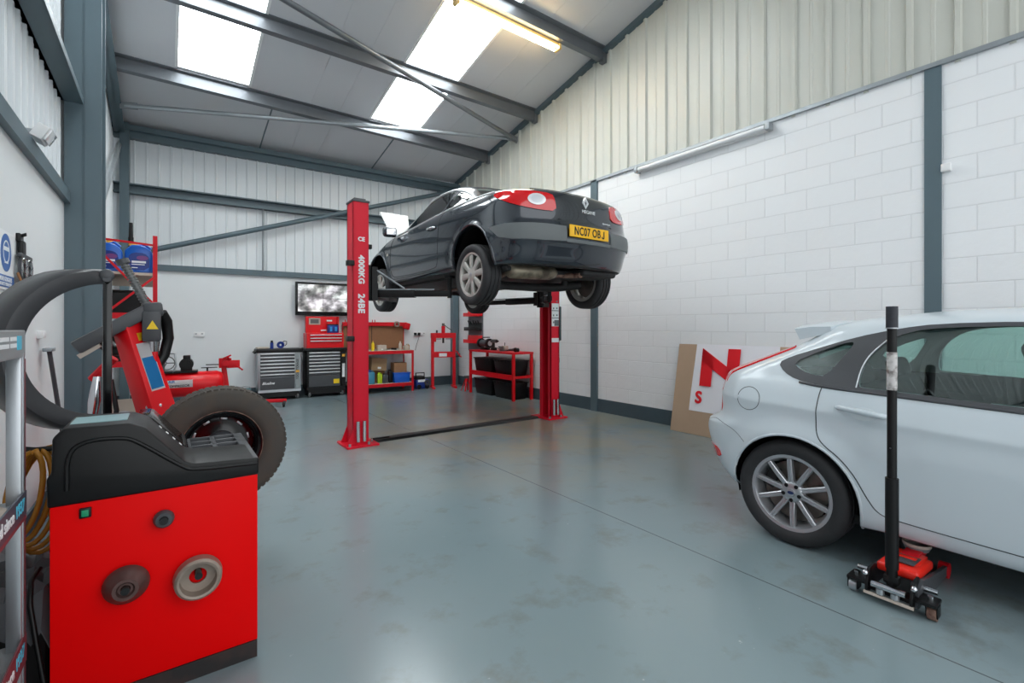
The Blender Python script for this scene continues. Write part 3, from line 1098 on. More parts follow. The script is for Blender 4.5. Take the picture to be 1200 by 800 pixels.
# ------------------------------------------------------------------ white hatchback
fo = thing('hatchback_car', 'white five-door hatchback parked on the floor along the blockwork wall', 'car', (3.935, 2.06, 0), PI)
LV = [
    dict(yr=.34, yf=4.05, rd=.3, fd=.4, w=.78, z=[(.3, .25), (.6, .21), (3.8, .2), (4.1, .22)]),
    dict(yr=.2, yf=4.2, rd=.32, fd=.5, w=.868, z=[(.2, .29), (.5, .25), (1.1, .215), (3.6, .21), (4.2, .22)]),
    dict(yr=.1, yf=4.28, rd=.36, fd=.55, w=.897, z=[(.1, .37), (1.1, .305), (4.3, .3)]),
    dict(yr=.045, yf=4.32, rd=.40, fd=.6, w=.905, z=[(0, .47), (1.1, .40), (4.3, .42)]),
    dict(yr=.0, yf=4.34, rd=.42, fd=.64, w=.918, z=[(0, .6), (4.3, .54)]),
    dict(yr=.015, yf=4.33, rd=.42, fd=.68, w=.92, z=[(0, .645), (.5, .66), (4.3, .6)]),
    dict(yr=.015, yf=4.33, rd=.42, fd=.68, w=.92, z=[(0, .66), (.5, .675), (4.3, .61)]),
    dict(yr=.12, yf=4.29, rd=.38, fd=.72, w=.918, z=[(0, .685), (.5, .72), (4.3, .64)]),
    dict(yr=.125, yf=4.24, rd=.37, fd=.74, w=[(0, .910), (1., .912), (3.6, .91)], z=[(0, .80), (.9, .80), (1.75, .75), (3.4, .70), (4.3, .65)]),
    dict(yr=.13, yf=4.2, rd=.36, fd=.75, w=[(0, .912), (1., .921), (3.6, .915)], z=[(0, .865), (.9, .835), (1.75, .79), (3.4, .73), (4.3, .67)]),
    dict(yr=.132, yf=4.12, rd=.35, fd=.8, w=[(0, .905), (1., .914), (3.6, .90)], z=[(0, .885), (.9, .855), (1.75, .812), (3.4, .755), (4.3, .69)]),
    dict(yr=.16, yf=4.05, rd=.32, fd=.85, w=[(0, .865), (1., .876), (3.6, .86)], z=[(0, .995), (.9, .965), (1.75, .935), (3., .90), (3.4, .87), (4.2, .72)]),
    dict(yr=.19, yf=3.3, rd=.28, fd=.55, w=[(0, .825), (1., .85), (3.3, .78)], z=[(0, 1.035), (.9, 1.0), (1.75, .972), (2.9, .935), (3.3, .98)]),
    dict(yr=.45, yf=2.9, rd=.26, fd=.45, w=[(0, .76), (1., .79), (2.9, .70)], z=[(.4, 1.13), (1., 1.145), (1.75, 1.15), (2.9, 1.12)]),
    dict(yr=.70, yf=2.58, rd=.22, fd=.4, w=[(0, .68), (1., .725), (2.6, .66)], z=[(.7, 1.225), (1., 1.275), (1.35, 1.315), (1.75, 1.33), (2.2, 1.31), (2.6, 1.26)]),
    dict(yr=.735, yf=2.52, rd=.2, fd=.38, w=[(0, .64), (1., .68), (2.6, .62)], z=[(.7, 1.275), (1., 1.325), (1.35, 1.362), (1.75, 1.372), (2.2, 1.355), (2.6, 1.29)]),
    dict(yr=.80, yf=2.4, rd=.2, fd=.36, w=[(0, .55), (1., .58), (2.6, .53)], z=[(.7, 1.295), (1., 1.35), (1.35, 1.388), (1.75, 1.395), (2.2, 1.38), (2.6, 1.32)]),
]
car = Car(LV, .035, fo, M['white_paint'])
# side glass outlines (distance from the rear, height)
QG = smooth_path([(.74, 1.098), (.80, 1.055), (.87, 1.035), (.935, 1.033), (1.03, 1.19), (1.05, 1.235), (1.0, 1.228), (.88, 1.175)], 1, True)
DG = smooth_path([(1.095, .992), (1.10, 1.08), (1.13, 1.16), (1.20, 1.245), (1.29, 1.295), (1.42, 1.318), (1.72, 1.325), (2.02, 1.318), (2.05, 1.30), (2.05, .96), (2.03, .948), (1.72, .958), (1.3, .978), (1.12, .985)], 1, True)
FG = smooth_path([(2.12, .945), (2.12, 1.30), (2.2, 1.305), (2.42, 1.26), (2.7, 1.13), (2.95, .975), (2.95, .915), (2.8, .905)], 1, True)
DLO = smooth_path([(.655, 1.095), (.70, 1.04), (.78, 1.0), (.92, .978), (1.2, .966), (1.72, .942), (2.3, .922), (3.02, .888), (3.04, .93), (2.75, 1.135), (2.44, 1.285), (2.2, 1.333), (1.72, 1.347), (1.40, 1.338), (1.24, 1.312), (1.05, 1.262), (.86, 1.19), (.72, 1.135)], 1, True)
AR, FA = (.775, .315, .352), (3.41, .315, .352)


def cut_f(cb):
    for s in (1, -1):
        for g in (QG, DG, FG):
            cb.prism(g, 'yz', s * .45, s * 1.2)
        for y, z, r in (AR, FA):
            cb.cyl((s * .45, y, z), (s * 1.2, y, z), r, n=48)


RW = [(x, y) for x, y in ((-.62, .34), (.62, .34), (.54, .68), (-.54, .68))]
WS = [(-.68, 3.1), (.68, 3.1), (.57, 2.62), (-.57, 2.62)]


def cut_f2(cb):
    cb.prism([(-.6, .36), (.6, .36), (.52, .64), (-.52, .64)], 'xy', 1.0, 1.6)
    cb.prism([(-.62, 3.05), (.62, 3.05), (.55, 2.66), (-.55, 2.66)], 'xy', .9, 1.6)


car.body([cut_f, cut_f2], .34, (AR, FA), .022, .12)
for s in (1, -1):
    o = car.patch('window_surround', DLO, M['grey_pl'], 'side', [QG, DG, FG], .002, .006, .05, s)
    for nm, g in (('quarter_window', QG), ('rear_door_window', DG), ('front_door_window', FG)):
        car.patch(nm, g, M['glass_teal'], 'side', (), -.004, .004, .06, s)
    car.line('window_seal', [(.80, .988), (.92, .972), (1.2, .960), (1.72, .936), (2.3, .916), (3.02, .882)], M['grey_pl'], 'side', .014, s, .003)
    car.line('window_divider', [(1.09, .985), (1.097, 1.08), (1.128, 1.165), (1.2, 1.25)], M['alu'], 'side', .008, s, .005)
    # panel gaps
    car.line('rear_door_gap', [(.925, .975), (.915, .92), (.91, .80), (.915, .71), (.95, .655), (1.03, .60), (1.10, .52), (1.16, .40), (1.20, .335), (1.26, .315), (2.08, .30), (2.09, .94)], M['gap_white'], 'side', .006, s, -.0005, smoothing=3)
    car.line('front_door_gap', [(2.09, .30), (3.0, .30), (3.08, .42), (3.1, .7), (3.06, .9)], M['gap_white'], 'side', .006, s, -.0005)
    car.line('bumper_gap', [(.15, .655), (.22, .68), (.29, .685), (.40, .655), (.46, .615), (.50, .58)], M['gap_white'], 'side', .0035, s, -.0004)
    car.line('fuel_flap' if s > 0 else 'side_gap', circ(.515, .86, .073, 36) if s > 0 else [(3.1, .7), (3.2, .8), (3.3, .8)], M['gap_white'], 'side', .0045, s, -.0005, closed=s > 0, smoothing=0)
    if s > 0:
        car.patch('fuel_flap_catch', circ(.435, .862, .014, 12), M['white_paint'], 'side', (), .006, .008, .02, s)
    # handle with its recess
    for y in (1.13, 2.25):
        zc = .862 if y < 2 else .83
        car.patch('handle_recess', smooth_path(circ(y + .01, zc - .012, .062, 16, rz=.034), 1, True), P('recess_paint', (206, 214, 218), .3) if 'recess_paint' not in bpy.data.materials else bpy.data.materials['recess_paint'], 'side', (), .001, .002, .03, s)
        hh = []
        for a, b, dx in ((-.115, .008, .004), (-.10, .010, .022), (-.05, .008, .032), (.02, .0, .034), (.075, -.006, .030), (.105, -.009, .018), (.112, -.01, .004)):
            loc, d = car.hit('side', (y + a, zc + b), s)
            hh.append(loc + d * dx)
        MB().tube(hh, .014, 10, radii=[.011, .014, .0155, .016, .0155, .0145, .011]).build('door_handle', M['white_paint'], fo, 60)
    # arch lips, lower door ridge
    for (y, z, r) in (AR, FA):
        e = math.asin((.22 - z) / (r + .008))
        car.line('arch_lip', circ(y, z, r + .006, 30, e, PI - e + (.0 if y > 2 else -.12)), M['white_paint'], 'side', .018, s, -.004, smoothing=0)
        arch_liner(fo, y, z, r + .004, s)
    # tall tail lamp up the corner of the tailgate
    car.patch('tail_lamp', [(s * a, b) for a, b in ((.765, .262), (.80, .275), (.775, .46), (.715, .715), (.69, .715), (.735, .46))], M['red_lens'], 'top', (), .012, .02, .04)
    car.patch('bumper_reflector', [(s * a, b) for a, b in smooth_path([(.70, .43), (.80, .42), (.90, .428), (.88, .49), (.80, .495), (.72, .49)], 1, True)], M['red_lens'], 'cyl', (), .006, .01, .03)
    car.patch('headlamp', [(3.75, .70), (4.05, .60), (4.17, .55), (4.1, .66), (3.9, .74)], M['clear_lens'], 'side', (), .004, .008, .05, s)
    lo, d = car.hit('side', (3.02, .93), s)
    MB().box(lo + Vector((s * .12, -.02, .03)), (.2, .09, .14), (0, 0, s * .15), .04, 3).build('door_mirror', M['white_paint'], fo, 60)
    for y, z in ((.76, .314), (3.41, .314)):
        car_wheel(fo, (s * .802, y, z), s, .316, .205, .222, 10, 'ten')
    sx = .38 * s
    seat(fo, sx, 2.15, .3, M['interior'])
car.patch('tailgate_window', RW, M['glass_teal'], 'top', (), -.004, .004, .06)
car.patch('windscreen', WS, M['glass_teal'], 'top', (), -.004, .004, .06)
mb = MB().box((0, 1.35, .42), (1.2, .5, .18), (R(5), 0, 0), .05, 3)
o = mb.build('seat', M['interior'], fo, 50)
MB().box((0, 1.06, .70), (1.22, .13, .56), (R(18), 0, 0), .05, 3).build('seat_back', M['interior'], o, 50)
for x in (-.38, .38):
    MB().box((x, .96, 1.03), (.26, .09, .14), (R(18), 0, 0), .04, 3).build('headrest', M['interior'], o, 50)
MB().bx(-.78, .78, .35, 1.0, .62, .65, .01).build('parcel_shelf', M['interior'], fo)
MB().bx(-.76, .76, 2.72, 3.1, .55, .86, .06, 3).build('dashboard', M['interior'], fo, 50)
MB().bx(-.80, .80, .5, 3.2, .21, .26).build('floor_pan', M['under'], fo)
# roof spoiler over the tailgate glass, its ends turned down
SP = []
mb = MB()
rows = []
for x in [-.67, -.65, -.5, -.25, 0, .25, .5, .65, .67]:
    k = abs(x) / .67
    yb, yt = .665 + .03 * k ** 4, .90
    z0 = car.hit('top', (x * .9, yt))[0].z
    zt = max(z0, 1.30) + .004
    rows.append([mb.bm.verts.new(p) for p in ((x, yt, zt), (x, (yt + yb) / 2, zt + .006 - .006 * k), (x, yb, zt - .008 - .006 * k), (x, yb + .03, zt - .082), (x, yt - .06, zt - .05 - .005 * k), (x, yt, zt - .035))])
for a, b in zip(rows, rows[1:]):
    for i in range(6):
        mb.bm.faces.new((a[i], a[(i + 1) % 6], b[(i + 1) % 6], b[i]))
mb.bm.faces.new(rows[0]); mb.bm.faces.new(rows[-1][::-1])
mb.build('roof_spoiler', M['white_paint'], fo, 50, normals=True)

# ------------------------------------------------------------------ dark convertible up on the lift
GZ = 1.70
me_ = thing('coupe_car', 'dark grey folding-hardtop coupe raised high on the red two-post lift', 'car', (3.35, 3.25, GZ), 0)
LV = [
    dict(yr=.25, yf=3.95, rd=.3, fd=.4, w=.74, z=[(.2, .235), (.6, .24), (1.2, .20), (3.6, .2), (4.1, .24)]),
    dict(yr=.13, yf=4.15, rd=.40, fd=.5, w=.835, z=[(.1, .185), (.6, .19), (1.2, .205), (3.6, .205), (4.2, .22)]),
    dict(yr=.075, yf=4.22, rd=.45, fd=.55, w=.868, z=[(.1, .25), (.6, .26), (1.2, .29), (4.3, .3)]),
    dict(yr=.03, yf=4.26, rd=.50, fd=.6, w=.88, z=[(0, .395), (1.2, .40), (4.3, .42)]),
    dict(yr=.0, yf=4.28, rd=.50, fd=.62, w=.888, z=[(0, .425), (1.2, .45), (4.3, .5)]),
    dict(yr=.0, yf=4.28, rd=.50, fd=.66, w=.888, z=[(0, .57), (1.2, .56), (4.3, .56)]),
    dict(yr=.045, yf=4.25, rd=.46, fd=.7, w=.885, z=[(0, .605), (1.2, .62), (4.3, .6)]),
    dict(yr=.06, yf=4.2, rd=.46, fd=.75, w=.88, z=[(0, .72), (1.2, .72), (2., .70), (4.3, .64)]),
    dict(yr=.075, yf=4.1, rd=.46, fd=.8, w=[(0, .865), (1.2, .872), (3., .86)], z=[(0, .84), (.8, .83), (2., .79), (3.2, .75), (4.3, .67)]),
    dict(yr=.10, yf=4.0, rd=.46, fd=.85, w=[(0, .80), (.6, .822), (1.2, .825), (3., .818)], z=[(0, .915), (.8, .905), (1.5, .895), (2., .875), (3.2, .825), (4.2, .70)]),
    dict(yr=.14, yf=3.9, rd=.45, fd=.9, w=[(0, .72), (.6, .785), (1.2, .797), (3., .787)], z=[(0, .945), (.5, .955), (.8, .945), (1.5, .92), (2., .90), (3.2, .86), (4.2, .72)]),
    dict(yr=.98, yf=3.22, rd=.3, fd=.55, w=[(.9, .71), (1.5, .778), (3., .766)], z=[(.9, .985), (1.5, .955), (2., .935), (2.9, .905), (3.2, .95)]),
    dict(yr=1.10, yf=2.92, rd=.28, fd=.45, w=[(1, .63), (1.5, .715), (2.9, .68)], z=[(1., 1.07), (1.5, 1.075), (2., 1.075), (2.9, 1.04)]),
    dict(yr=1.28, yf=2.60, rd=.25, fd=.38, w=[(1.2, .55), (1.6, .635), (2.6, .60)], z=[(1.2, 1.16), (1.5, 1.20), (1.9, 1.232), (2.2, 1.22), (2.6, 1.16)]),
    dict(yr=1.33, yf=2.54, rd=.24, fd=.36, w=[(1.2, .51), (1.6, .59), (2.6, .555)], z=[(1.2, 1.20), (1.5, 1.25), (1.9, 1.283), (2.2, 1.272), (2.6, 1.20)]),
    dict(yr=1.42, yf=2.42, rd=.22, fd=.32, w=[(1.2, .42), (1.6, .48), (2.6, .45)], z=[(1.2, 1.23), (1.5, 1.285), (1.9, 1.315), (2.2, 1.30), (2.6, 1.23)]),
]
car = Car(LV, .045, me_, M['grey_paint'])
DG = smooth_path([(1.62, .945), (1.57, 1.07), (1.54, 1.185), (1.60, 1.205), (1.9, 1.218), (2.2, 1.20), (2.5, 1.12), (2.75, 1.01), (2.93, .905), (2.90, .885), (2.6, .895), (2.0, .925)], 1, True)
QG = smooth_path([(1.555, .95), (1.51, 1.06), (1.475, 1.165), (1.40, 1.15), (1.25, 1.06), (1.13, .985), (1.2, .972)], 1, True)
AR, FA = (.815, .27, .365), (3.35, .29, .36)


def cut_m(cb):
    for s in (1, -1):
        for g in (DG, QG):
            cb.prism(g, 'yz', s * .3, s * 1.2)
        for y, z, r in (AR, FA):
            cb.cyl((s * .5, y, z), (s * 1.2, y, z), r, n=48)
    cb.prism([(-.5, 1.06), (.5, 1.06), (.44, 1.40), (-.44, 1.40)], 'xy', 1.0, 1.5)
    cb.prism([(-.665, 3.13), (.665, 3.13), (.565, 2.47), (-.565, 2.47)], 'xy', .93, 1.5)


car.body([cut_m], .32, (AR, FA), .014, .07)
for s in (1, -1):
    car.patch('door_window', DG, M['glass_dk'], 'side', (), -.003, .004, .06, s)
    car.patch('quarter_window', QG, M['glass_dk'], 'side', (), -.003, .004, .06, s)
    car.line('belt_trim', [(.52, .925), (.8, .937), (1.1, .945), (1.5, .935), (2.0, .912), (2.5, .885), (3.0, .868)], M['trim_silver'], 'side', .017, s, .004)
    car.line('roof_trim', [(3.0, .895), (2.75, 1.04), (2.5, 1.15), (2.2, 1.228), (1.9, 1.247), (1.6, 1.228), (1.40, 1.175), (1.22, 1.07), (1.08, .975)], M['trim_silver'], 'side', .02, s, .006)
    car.line('door_gap', [(1.53, .93), (1.52, .7), (1.53, .45), (1.56, .33), (1.65, .285), (2.8, .285), (2.9, .32), (2.92, .5), (2.92, .7), (2.96, .86)], M['dark_line'], 'side', .007, s, -.0005)
    car.line('sill_ridge', [(1.22, .275), (2.0, .27), (2.95, .27)], M['grey_paint'], 'side', .02, s, -.002)
    car.patch('side_rubbing_strip', [(1.3, .44), (2.9, .42), (2.9, .385), (1.3, .40)], M['grey_paint'], 'side', (), .004, .008, .06, s)
    car.patch('side_repeater', [(3.0, .60), (3.05, .60), (3.05, .63), (3.0, .63)], M['orange_lens'], 'side', (), .004, .008, .03, s)
    hh = []
    for a, b, dx in ((-.10, .0, .003), (-.08, .003, .022), (0, .006, .032), (.06, .004, .028), (.09, 0, .004)):
        loc, d = car.hit('side', (1.70 + a, .755 + b), s)
        hh.append(loc + d * dx)
    MB().tube(hh, .013, 8, radii=[.011, .014, .016, .014, .011]).build('door_handle', M['chrome'], me_, 60)
    for (y, z, r) in (AR, FA):
        e = math.asin((.215 - z) / (r + .01))
        car.line('arch_lip', circ(y, z, r + .012, 30, e, PI - e), M['grey_paint'], 'side', .03, s, -.004, smoothing=0)
        arch_liner(me_, y, z, r + .004, s, .5, .83)
    # tail lamp wraps round the corner: angle about an upright axis 1 m ahead of the tail
    tl = [(.39, .715), (.56, .712), (.72, .735), (.88, .79), (1.03, .88), (.95, .905), (.82, .908), (.66, .90), (.43, .89), (.40, .83)]
    car.patch('tail_lamp', smooth_path([(s * a, b) for a, b in tl], 1, True), M['red_lens'], 'cyl', (), .010, .016, .05)
    lp = circ(s * .585, .815, .085, 20, rz=.058)
    o = car.patch('reversing_lamp', lp, M['clear_lens'], 'cyl', (), .016, .01, .04)
    car.patch('lamp_reflector', circ(s * .585, .815, .055, 16, rz=.038), M['alu'], 'cyl', (), .018, .006, .04, parent=o)
    # matt bumper band round each corner
    bs = [(.30, .435), (.30, .575), (.5, .582), (.86, .577), (1.04, .562), (.93, .46), (.80, .432), (.5, .425)]
    car.patch('bumper_strip', [(s * a, b) for a, b in bs], M['bumper_grey'], 'cyl', (), .012, .02, .05)
    lo, d = car.hit('side', (2.80, .885), s)
    o = MB().box(lo + Vector((s * .13, .07, .02)), (.19, .10, .135), (0, 0, s * .2), .04, 3).build('door_mirror', M['grey_paint'], me_, 60)
    MB().box(lo + Vector((s * .125, .018, .02)), (.13, .012, .09), (0, 0, s * .2), .004).build('mirror_glass', M['chrome'], o)
    for y in (.83, 3.35):
        car_wheel(me_, (s * .785, y, .15), s, .31, .2, .218, 8, 'eight')
    seat(me_, .36 * s, 2.05, .3, M['interior'], head=True, h=.55)
# recess behind the number plate, then the plate
car.patch('plate_recess', [(-.33, .44), (.33, .44), (.36, .62), (-.36, .62)], M['grey_paint'], 'rear', (), .002, .01, .05)
car.patch('bumper_strip', [(-.30, .425), (.30, .425), (.30, .455), (-.30, .455)], M['bumper_grey'], 'rear', (), .012, .02, .05)
yp = car.hit('rear', (0, .52))[0].y
pl = MB().bx(-.295, .235, yp - .024, yp - .012, .475, .588, .004).build('number_plate', M['plate'], me_)
text('NC07 OB', .108, M['print_black'], pl, (-.062, yp - .0255, .53), (R(90), 0, 0), sx=.74, bold=.0022, space=1.1)
MB().prism([(0.158, .568), (0.172, .568), (0.172, .505), (0.166, .494), (0.154, .491), (0.140, .495), (0.134, .507), (0.134, .514), (0.147, .514), (0.148, .507), (0.153, .503), (0.158, .507)], 'xz', yp - .0262, yp - .0245).build('lettering', M['print_black'], pl, 0)
yb = car.hit('rear', (0, .68))[0].y
car.line('boot_gap', [(-.37, .64), (.37, .64)], M['dark_line'], 'rear', .012, 1, .001, smoothing=0)
# diamond badge: four mitred bars
bz = .845
yq = car.hit('rear', (0, bz))[0].y - .008
mb = MB()
ou = [(0, .058), (.040, 0), (0, -.058), (-.040, 0)]
inn = [(0, .030), (.016, 0), (0, -.030), (-.016, 0)]
for i in range(4):
    j = (i + 1) % 4
    mb.prism([(ou[i][0], bz + ou[i][1]), (ou[j][0], bz + ou[j][1]), (inn[j][0], bz + inn[j][1]), (inn[i][0], bz + inn[i][1])], 'xz', yq - .006, yq + .02)
mb.build('badge', M['trim_silver'], me_, 20)
yq2 = car.hit('rear', (0, .755))[0].y - .006
text('MEGANE', .046, M['trim_silver'], me_, (.03, yq2, .755), (R(90), 0, 0), 'lettering', 1.0, .002, .001)
yq3 = car.hit('rear', (.30, .665))[0].y - .006
text('dynamique', .026, M['trim_silver'], me_, (.29, yq3, .672), (R(90), 0, 0), 'lettering', 1.0, .0015, .0004)
car.patch('rear_window', [(-.51, 1.05), (.51, 1.05), (.45, 1.41), (-.45, 1.41)], M['glass_dk'], 'top', (), -.003, .004, .06)
car.patch('windscreen', [(-.675, 3.14), (.675, 3.14), (.575, 2.46), (-.575, 2.46)], M['glass_dk'], 'top', (), -.003, .004, .06)
car.line('boot_lip', [(-.55, .275), (-.35, .205), (0, .17), (.35, .205), (.55, .275)], M['grey_paint'], 'top', .022, 1, .002)
MB().bx(-.66, .66, 2.72, 3.05, .5, .80, .06, 3).build('dashboard', M['interior'], me_, 50)
# pale raised panel ahead of the windscreen
mb = MB().prism([(-.81, 2.90), (-.37, 2.90), (-.40, 2.40), (-.66, 2.40)], 'xy', 0, .02, .006)
mb.move(Matrix.Translation((0, 3.33, .85)) @ Matrix.Rotation(R(68), 4, 'X') @ Matrix.Translation((0, -2.40, 0)))
mb.build('raised_bonnet', M['white'], me_)
# underside
MB().bx(-.70, .70, .45, 4.0, .17, .22, .02).build('floor_pan', M['under'], me_)
mb = MB().lathe([(0, -.31), (.07, -.31), (.098, -.28), (.10, -.1), (.098, .22), (.07, .28), (.04, .31), (0, .31)], (-.33, .50, .175), (1, .02, .04), 20)
mb.move(Matrix.Translation((0, 0, .05)) @ Matrix.Diagonal((1, 1, .75, 1)))
ex = mb.build('exhaust_silencer', M['muffler'], me_, 60)
MB().tube([(-.05, .50, .17), (.08, .48, .17), (.14, .38, .165), (.13, .28, .16)], .028, 10).build('tail_pipe', M['rust'], ex, 60)
MB().tube([(-.60, .55, .17), (-.45, 1.0, .15), (-.1, 1.4, .15), (0, 3.2, .16)], .026, 10).build('exhaust_pipe', M['rust'], ex, 60)
MB().tube([(-.70, .86, .13), (-.5, 1.0, .10), (-.3, 1.1, .09), (.3, 1.1, .09), (.5, 1.0, .10), (.70, .86, .13)], .05, 10).build('rear_axle_beam', M['under'], me_, 60)
for s in (-1, 1):
    MB().tube([(s * .52, .95, .12), (s * .52, .9, .4)], .04, 12, radii=[.045, .04]).build('spring', M['under'], me_, 60)
    MB().bar((s * .45, 1.0, .11), (s * .55, 1.55, .18), .08, .05, .01).build('trailing_arm', M['under'], me_)
    MB().tube([(s * .30, 3.3, .15), (s * .68, 3.35, .12)], .025, 8).build('front_wishbone', M['under'], me_)
MB().bx(.12, .62, .22, .62, .15, .23, .03, 3).build('spare_wheel_well', M['under'], me_, 50)
# ------------------------------------------------------------------ two-post lift
lf = thing('two_post_lift', 'red two-post vehicle lift with black arms holding up the dark coupe', 'car lift', (3.1, 5.25, 0))


def lift_post(x0, x1, y0, y1, face):
    """C-shaped column, open towards the car (face +1: opening to +x)"""
    t = .016
    mb = MB()
    xb = (x0, x0 + t) if face > 0 else (x1 - t, x1)
    mb.bx(xb[0], xb[1], y0, y1, .02, 2.70)
    mb.bx(x0, x1, y0, y0 + t, .02, 2.70).bx(x0, x1, y1 - t, y1, .02, 2.70)
    xl = (x1 - t, x1) if face > 0 else (x0, x0 + t)
    mb.bx(xl[0], xl[1], y0, y0 + .06, .02, 2.70).bx(xl[0], xl[1], y1 - .06, y1, .02, 2.70)
    col = mb.build('column', M['red_lift'], lf, 0, world=True)
    xm, ym = (x0 + x1) / 2, (y0 + y1) / 2
    MB().bx(x0 + .03, x1 - .03, y0 + .03, y1 - .03, .03, 2.68).build('column_core', M['black_mt'], col, 0, world=False) if False else None
    mb = MB().bx(x0 - .01, x1 + .01, y0 - .01, y1 + .01, 2.70, 2.725, .004).bx(x0 + .02, x1 - .02, y0 + .03, y1 - .03, 2.725, 2.75, .004)
    mb.build('top_cap', M['grey_pl'], lf, world=True)
    mb = MB().bx(x0 - .085, x1 + .10, y0 - .07, y1 + .10, 0, .022, .003)
    for yy in (y0 - .0, y1 - .0):
        s = -1 if face > 0 else 1
        xa, xc = (x0, x0 - .07) if face > 0 else (x1, x1 + .07)
        mb.prism([(xa, .02), (xc, .02), (xa, .20)], 'xz', yy - .008, yy + .008)
    mb.build('base_plate', M['red_lift'], lf, 0, world=True)
    for dx in (.045, .115):
        MB().cyl((x0 + dx, y0 - .028, .06), (x0 + dx, y0 - .028, .285), .02, n=14).build('anchor_sleeve', M['chrome'], lf, world=True)
    for dx, dy in ((-.05, -.045), (.16, -.045), (.23, .06)):
        MB().cyl((x0 + dx, y0 + dy, .02), (x0 + dx, y0 + dy, .05), .014, n=8).build('anchor_bolt', M['galv'], lf, world=True)
    return col


pl_ = lift_post(1.647, 1.818, 5.18, 5.395, 1)
pr_ = lift_post(4.43, 4.60, 5.10, 5.34, -1)
# print on the front cheeks of the posts (reads downwards)
for s, z, sz in (('4000KG', 1.955, .088), ('24BE', 1.58, .098)):
    text(s, sz, M['print_white'], pl_, (1.735 - 3.1, 5.1785 - 5.25, z), (R(90), R(90), 0), bold=.0045, space=1.08)
text('CE', .062, M['print_white'], pl_, (1.737 - 3.1, 5.1785 - 5.25, 2.29), (R(90), 0, 0), bold=.003)
mb = MB().bx(4.452, 4.585, 5.096, 5.10, 1.33, 1.66)
o = mb.build('safety_decal', M['print_white'], lf, 0, world=True)
mb = MB().bx(4.50, 4.585, 5.094, 5.097, 1.335, 1.42).bx(4.452, 4.585, 5.094, 5.097, 1.445, 1.455).bx(4.452, 4.585, 5.094, 5.097, 1.55, 1.56)
for k in range(3):
    mb.bx(4.475, 4.495, 5.094, 5.097, 1.375 + .1 * k, 1.40 + .1 * k).bx(4.535, 4.56, 5.094, 5.097, 1.48 + .1 * k - .0, 1.50 + .1 * k)
mb.build('decal_print', M['steel_dk'], o, 0, world=False) if False else None
mb.move(MW[lf.name].inverted())
mb.build('decal_print', M['steel_dk'], o, 0)
MB().bx(4.452, 4.585, 5.096, 5.10, 1.10, 1.16).build('safety_decal', M['print_white'], lf, 0, world=True)
MB().bx(4.60, 4.68, 5.14, 5.30, 1.12, 1.62, .01).build('control_box', M['grey_pl'], lf, world=True)
MB().bx(4.60, 4.625, 5.12, 5.16, .80, .87, .005).build('latch', M['black'], lf, world=True)
for z in (2.02, 1.19):
    MB().bx(1.585, 1.66, 5.165, 5.25, z - .028, z + .03, .006).build('latch', M['black'], lf, world=True)
MB().bx(1.815, 1.87, 5.21, 5.27, 2.20, 2.25, .006).build('latch', M['black'], lf, world=True)
MB().cyl((4.452, 5.165, .9), (4.452, 5.165, 1.7), .006, n=8).build('steel_cable', M['galv'], lf, world=True)
# floor cover between the posts
mb = MB().prism([(5.24, 0), (5.28, .022), (5.40, .022), (5.44, 0)], 'yz', 1.93, 4.34)
mb.build('floor_cover_plate', M['black'], lf, 0, world=True)
mb = MB()
mb.tube([(1.88, 5.2, .06), (1.98, 5.24, .05), (2.1, 5.30, .035)], .01)
mb.build('hydraulic_hose', M['black'], lf, 60, world=True)


def carriage(x0, x1, y0, y1):
    mb = MB().bx(x0, x1, y0 + .02, y1 - .02, 1.62, 2.02, .008)
    c = mb.build('carriage', M['black'], lf, world=True)
    return c


carriage(1.79, 1.86, 5.19, 5.385)
carriage(4.39, 4.45, 5.11, 5.33)


def arm(p0, p1, pad_z):
    p0, p1 = Vector(p0), Vector(p1)
    mid = p0.lerp(p1, .55)
    mb = MB().bar(p0, mid, .10, .085, .006).cyl(p0 - Vector((0, 0, .07)), p0 + Vector((0, 0, .12)), .05, n=18)
    a = mb.build('lift_arm', M['black'], lf, world=True)
    mb = MB().bar(mid - (p1 - p0) * .08, p1, .075, .065, .005)
    mb.move(MW[lf.name].inverted())
    mb.build('arm_extension', M['black'], a)
    mb = MB().cyl(p1 + Vector((0, 0, -.05)), p1 + Vector((0, 0, pad_z - p1.z - .03)), .026, n=14).cyl(p1 + Vector((0, 0, pad_z - p1.z - .03)), p1 + Vector((0, 0, pad_z - p1.z)), .055, n=20)
    mb.move(MW[lf.name].inverted())
    mb.build('lift_pad', M['black_mt'], a)
    mb = MB().bar(p0 + Vector((0, 0, .05)), p0.lerp(p1, .8) + Vector((0, 0, .05)), .014, .014)
    mb.move(MW[lf.name].inverted())
    mb.build('arm_guide', M['galv'], a)


arm((1.92, 5.30, 1.70), (2.60, 4.74, 1.70), 1.903)
arm((1.92, 5.38, 1.70), (2.60, 6.35, 1.70), 1.903)
arm((4.34, 5.16, 1.70), (4.10, 4.74, 1.70), 1.903)
arm((4.34, 5.30, 1.70), (4.10, 6.30, 1.70), 1.903)
for p in (((1.90, 5.22, 1.98), (2.2, 5.08, 1.76)), ((4.36, 5.14, 1.66), (4.2, 5.0, 1.66))):
    MB().tube(list(p), .010, 8).build('arm_restraint_rod', M['galv'], lf, world=True)
mb = MB().bx(1.865, 1.93, 5.20, 5.23, 1.62, 2.0).bx(1.865, 1.93, 5.30, 5.33, 1.62, 2.0)
mb.build('arm_pivot_yoke', M['black'], lf, world=True)
mb = MB().bx(4.30, 4.40, 5.10, 5.13, 1.6, 1.84).bx(4.30, 4.40, 5.22, 5.25, 1.6, 1.84)
mb.build('arm_pivot_yoke', M['black'], lf, world=True)

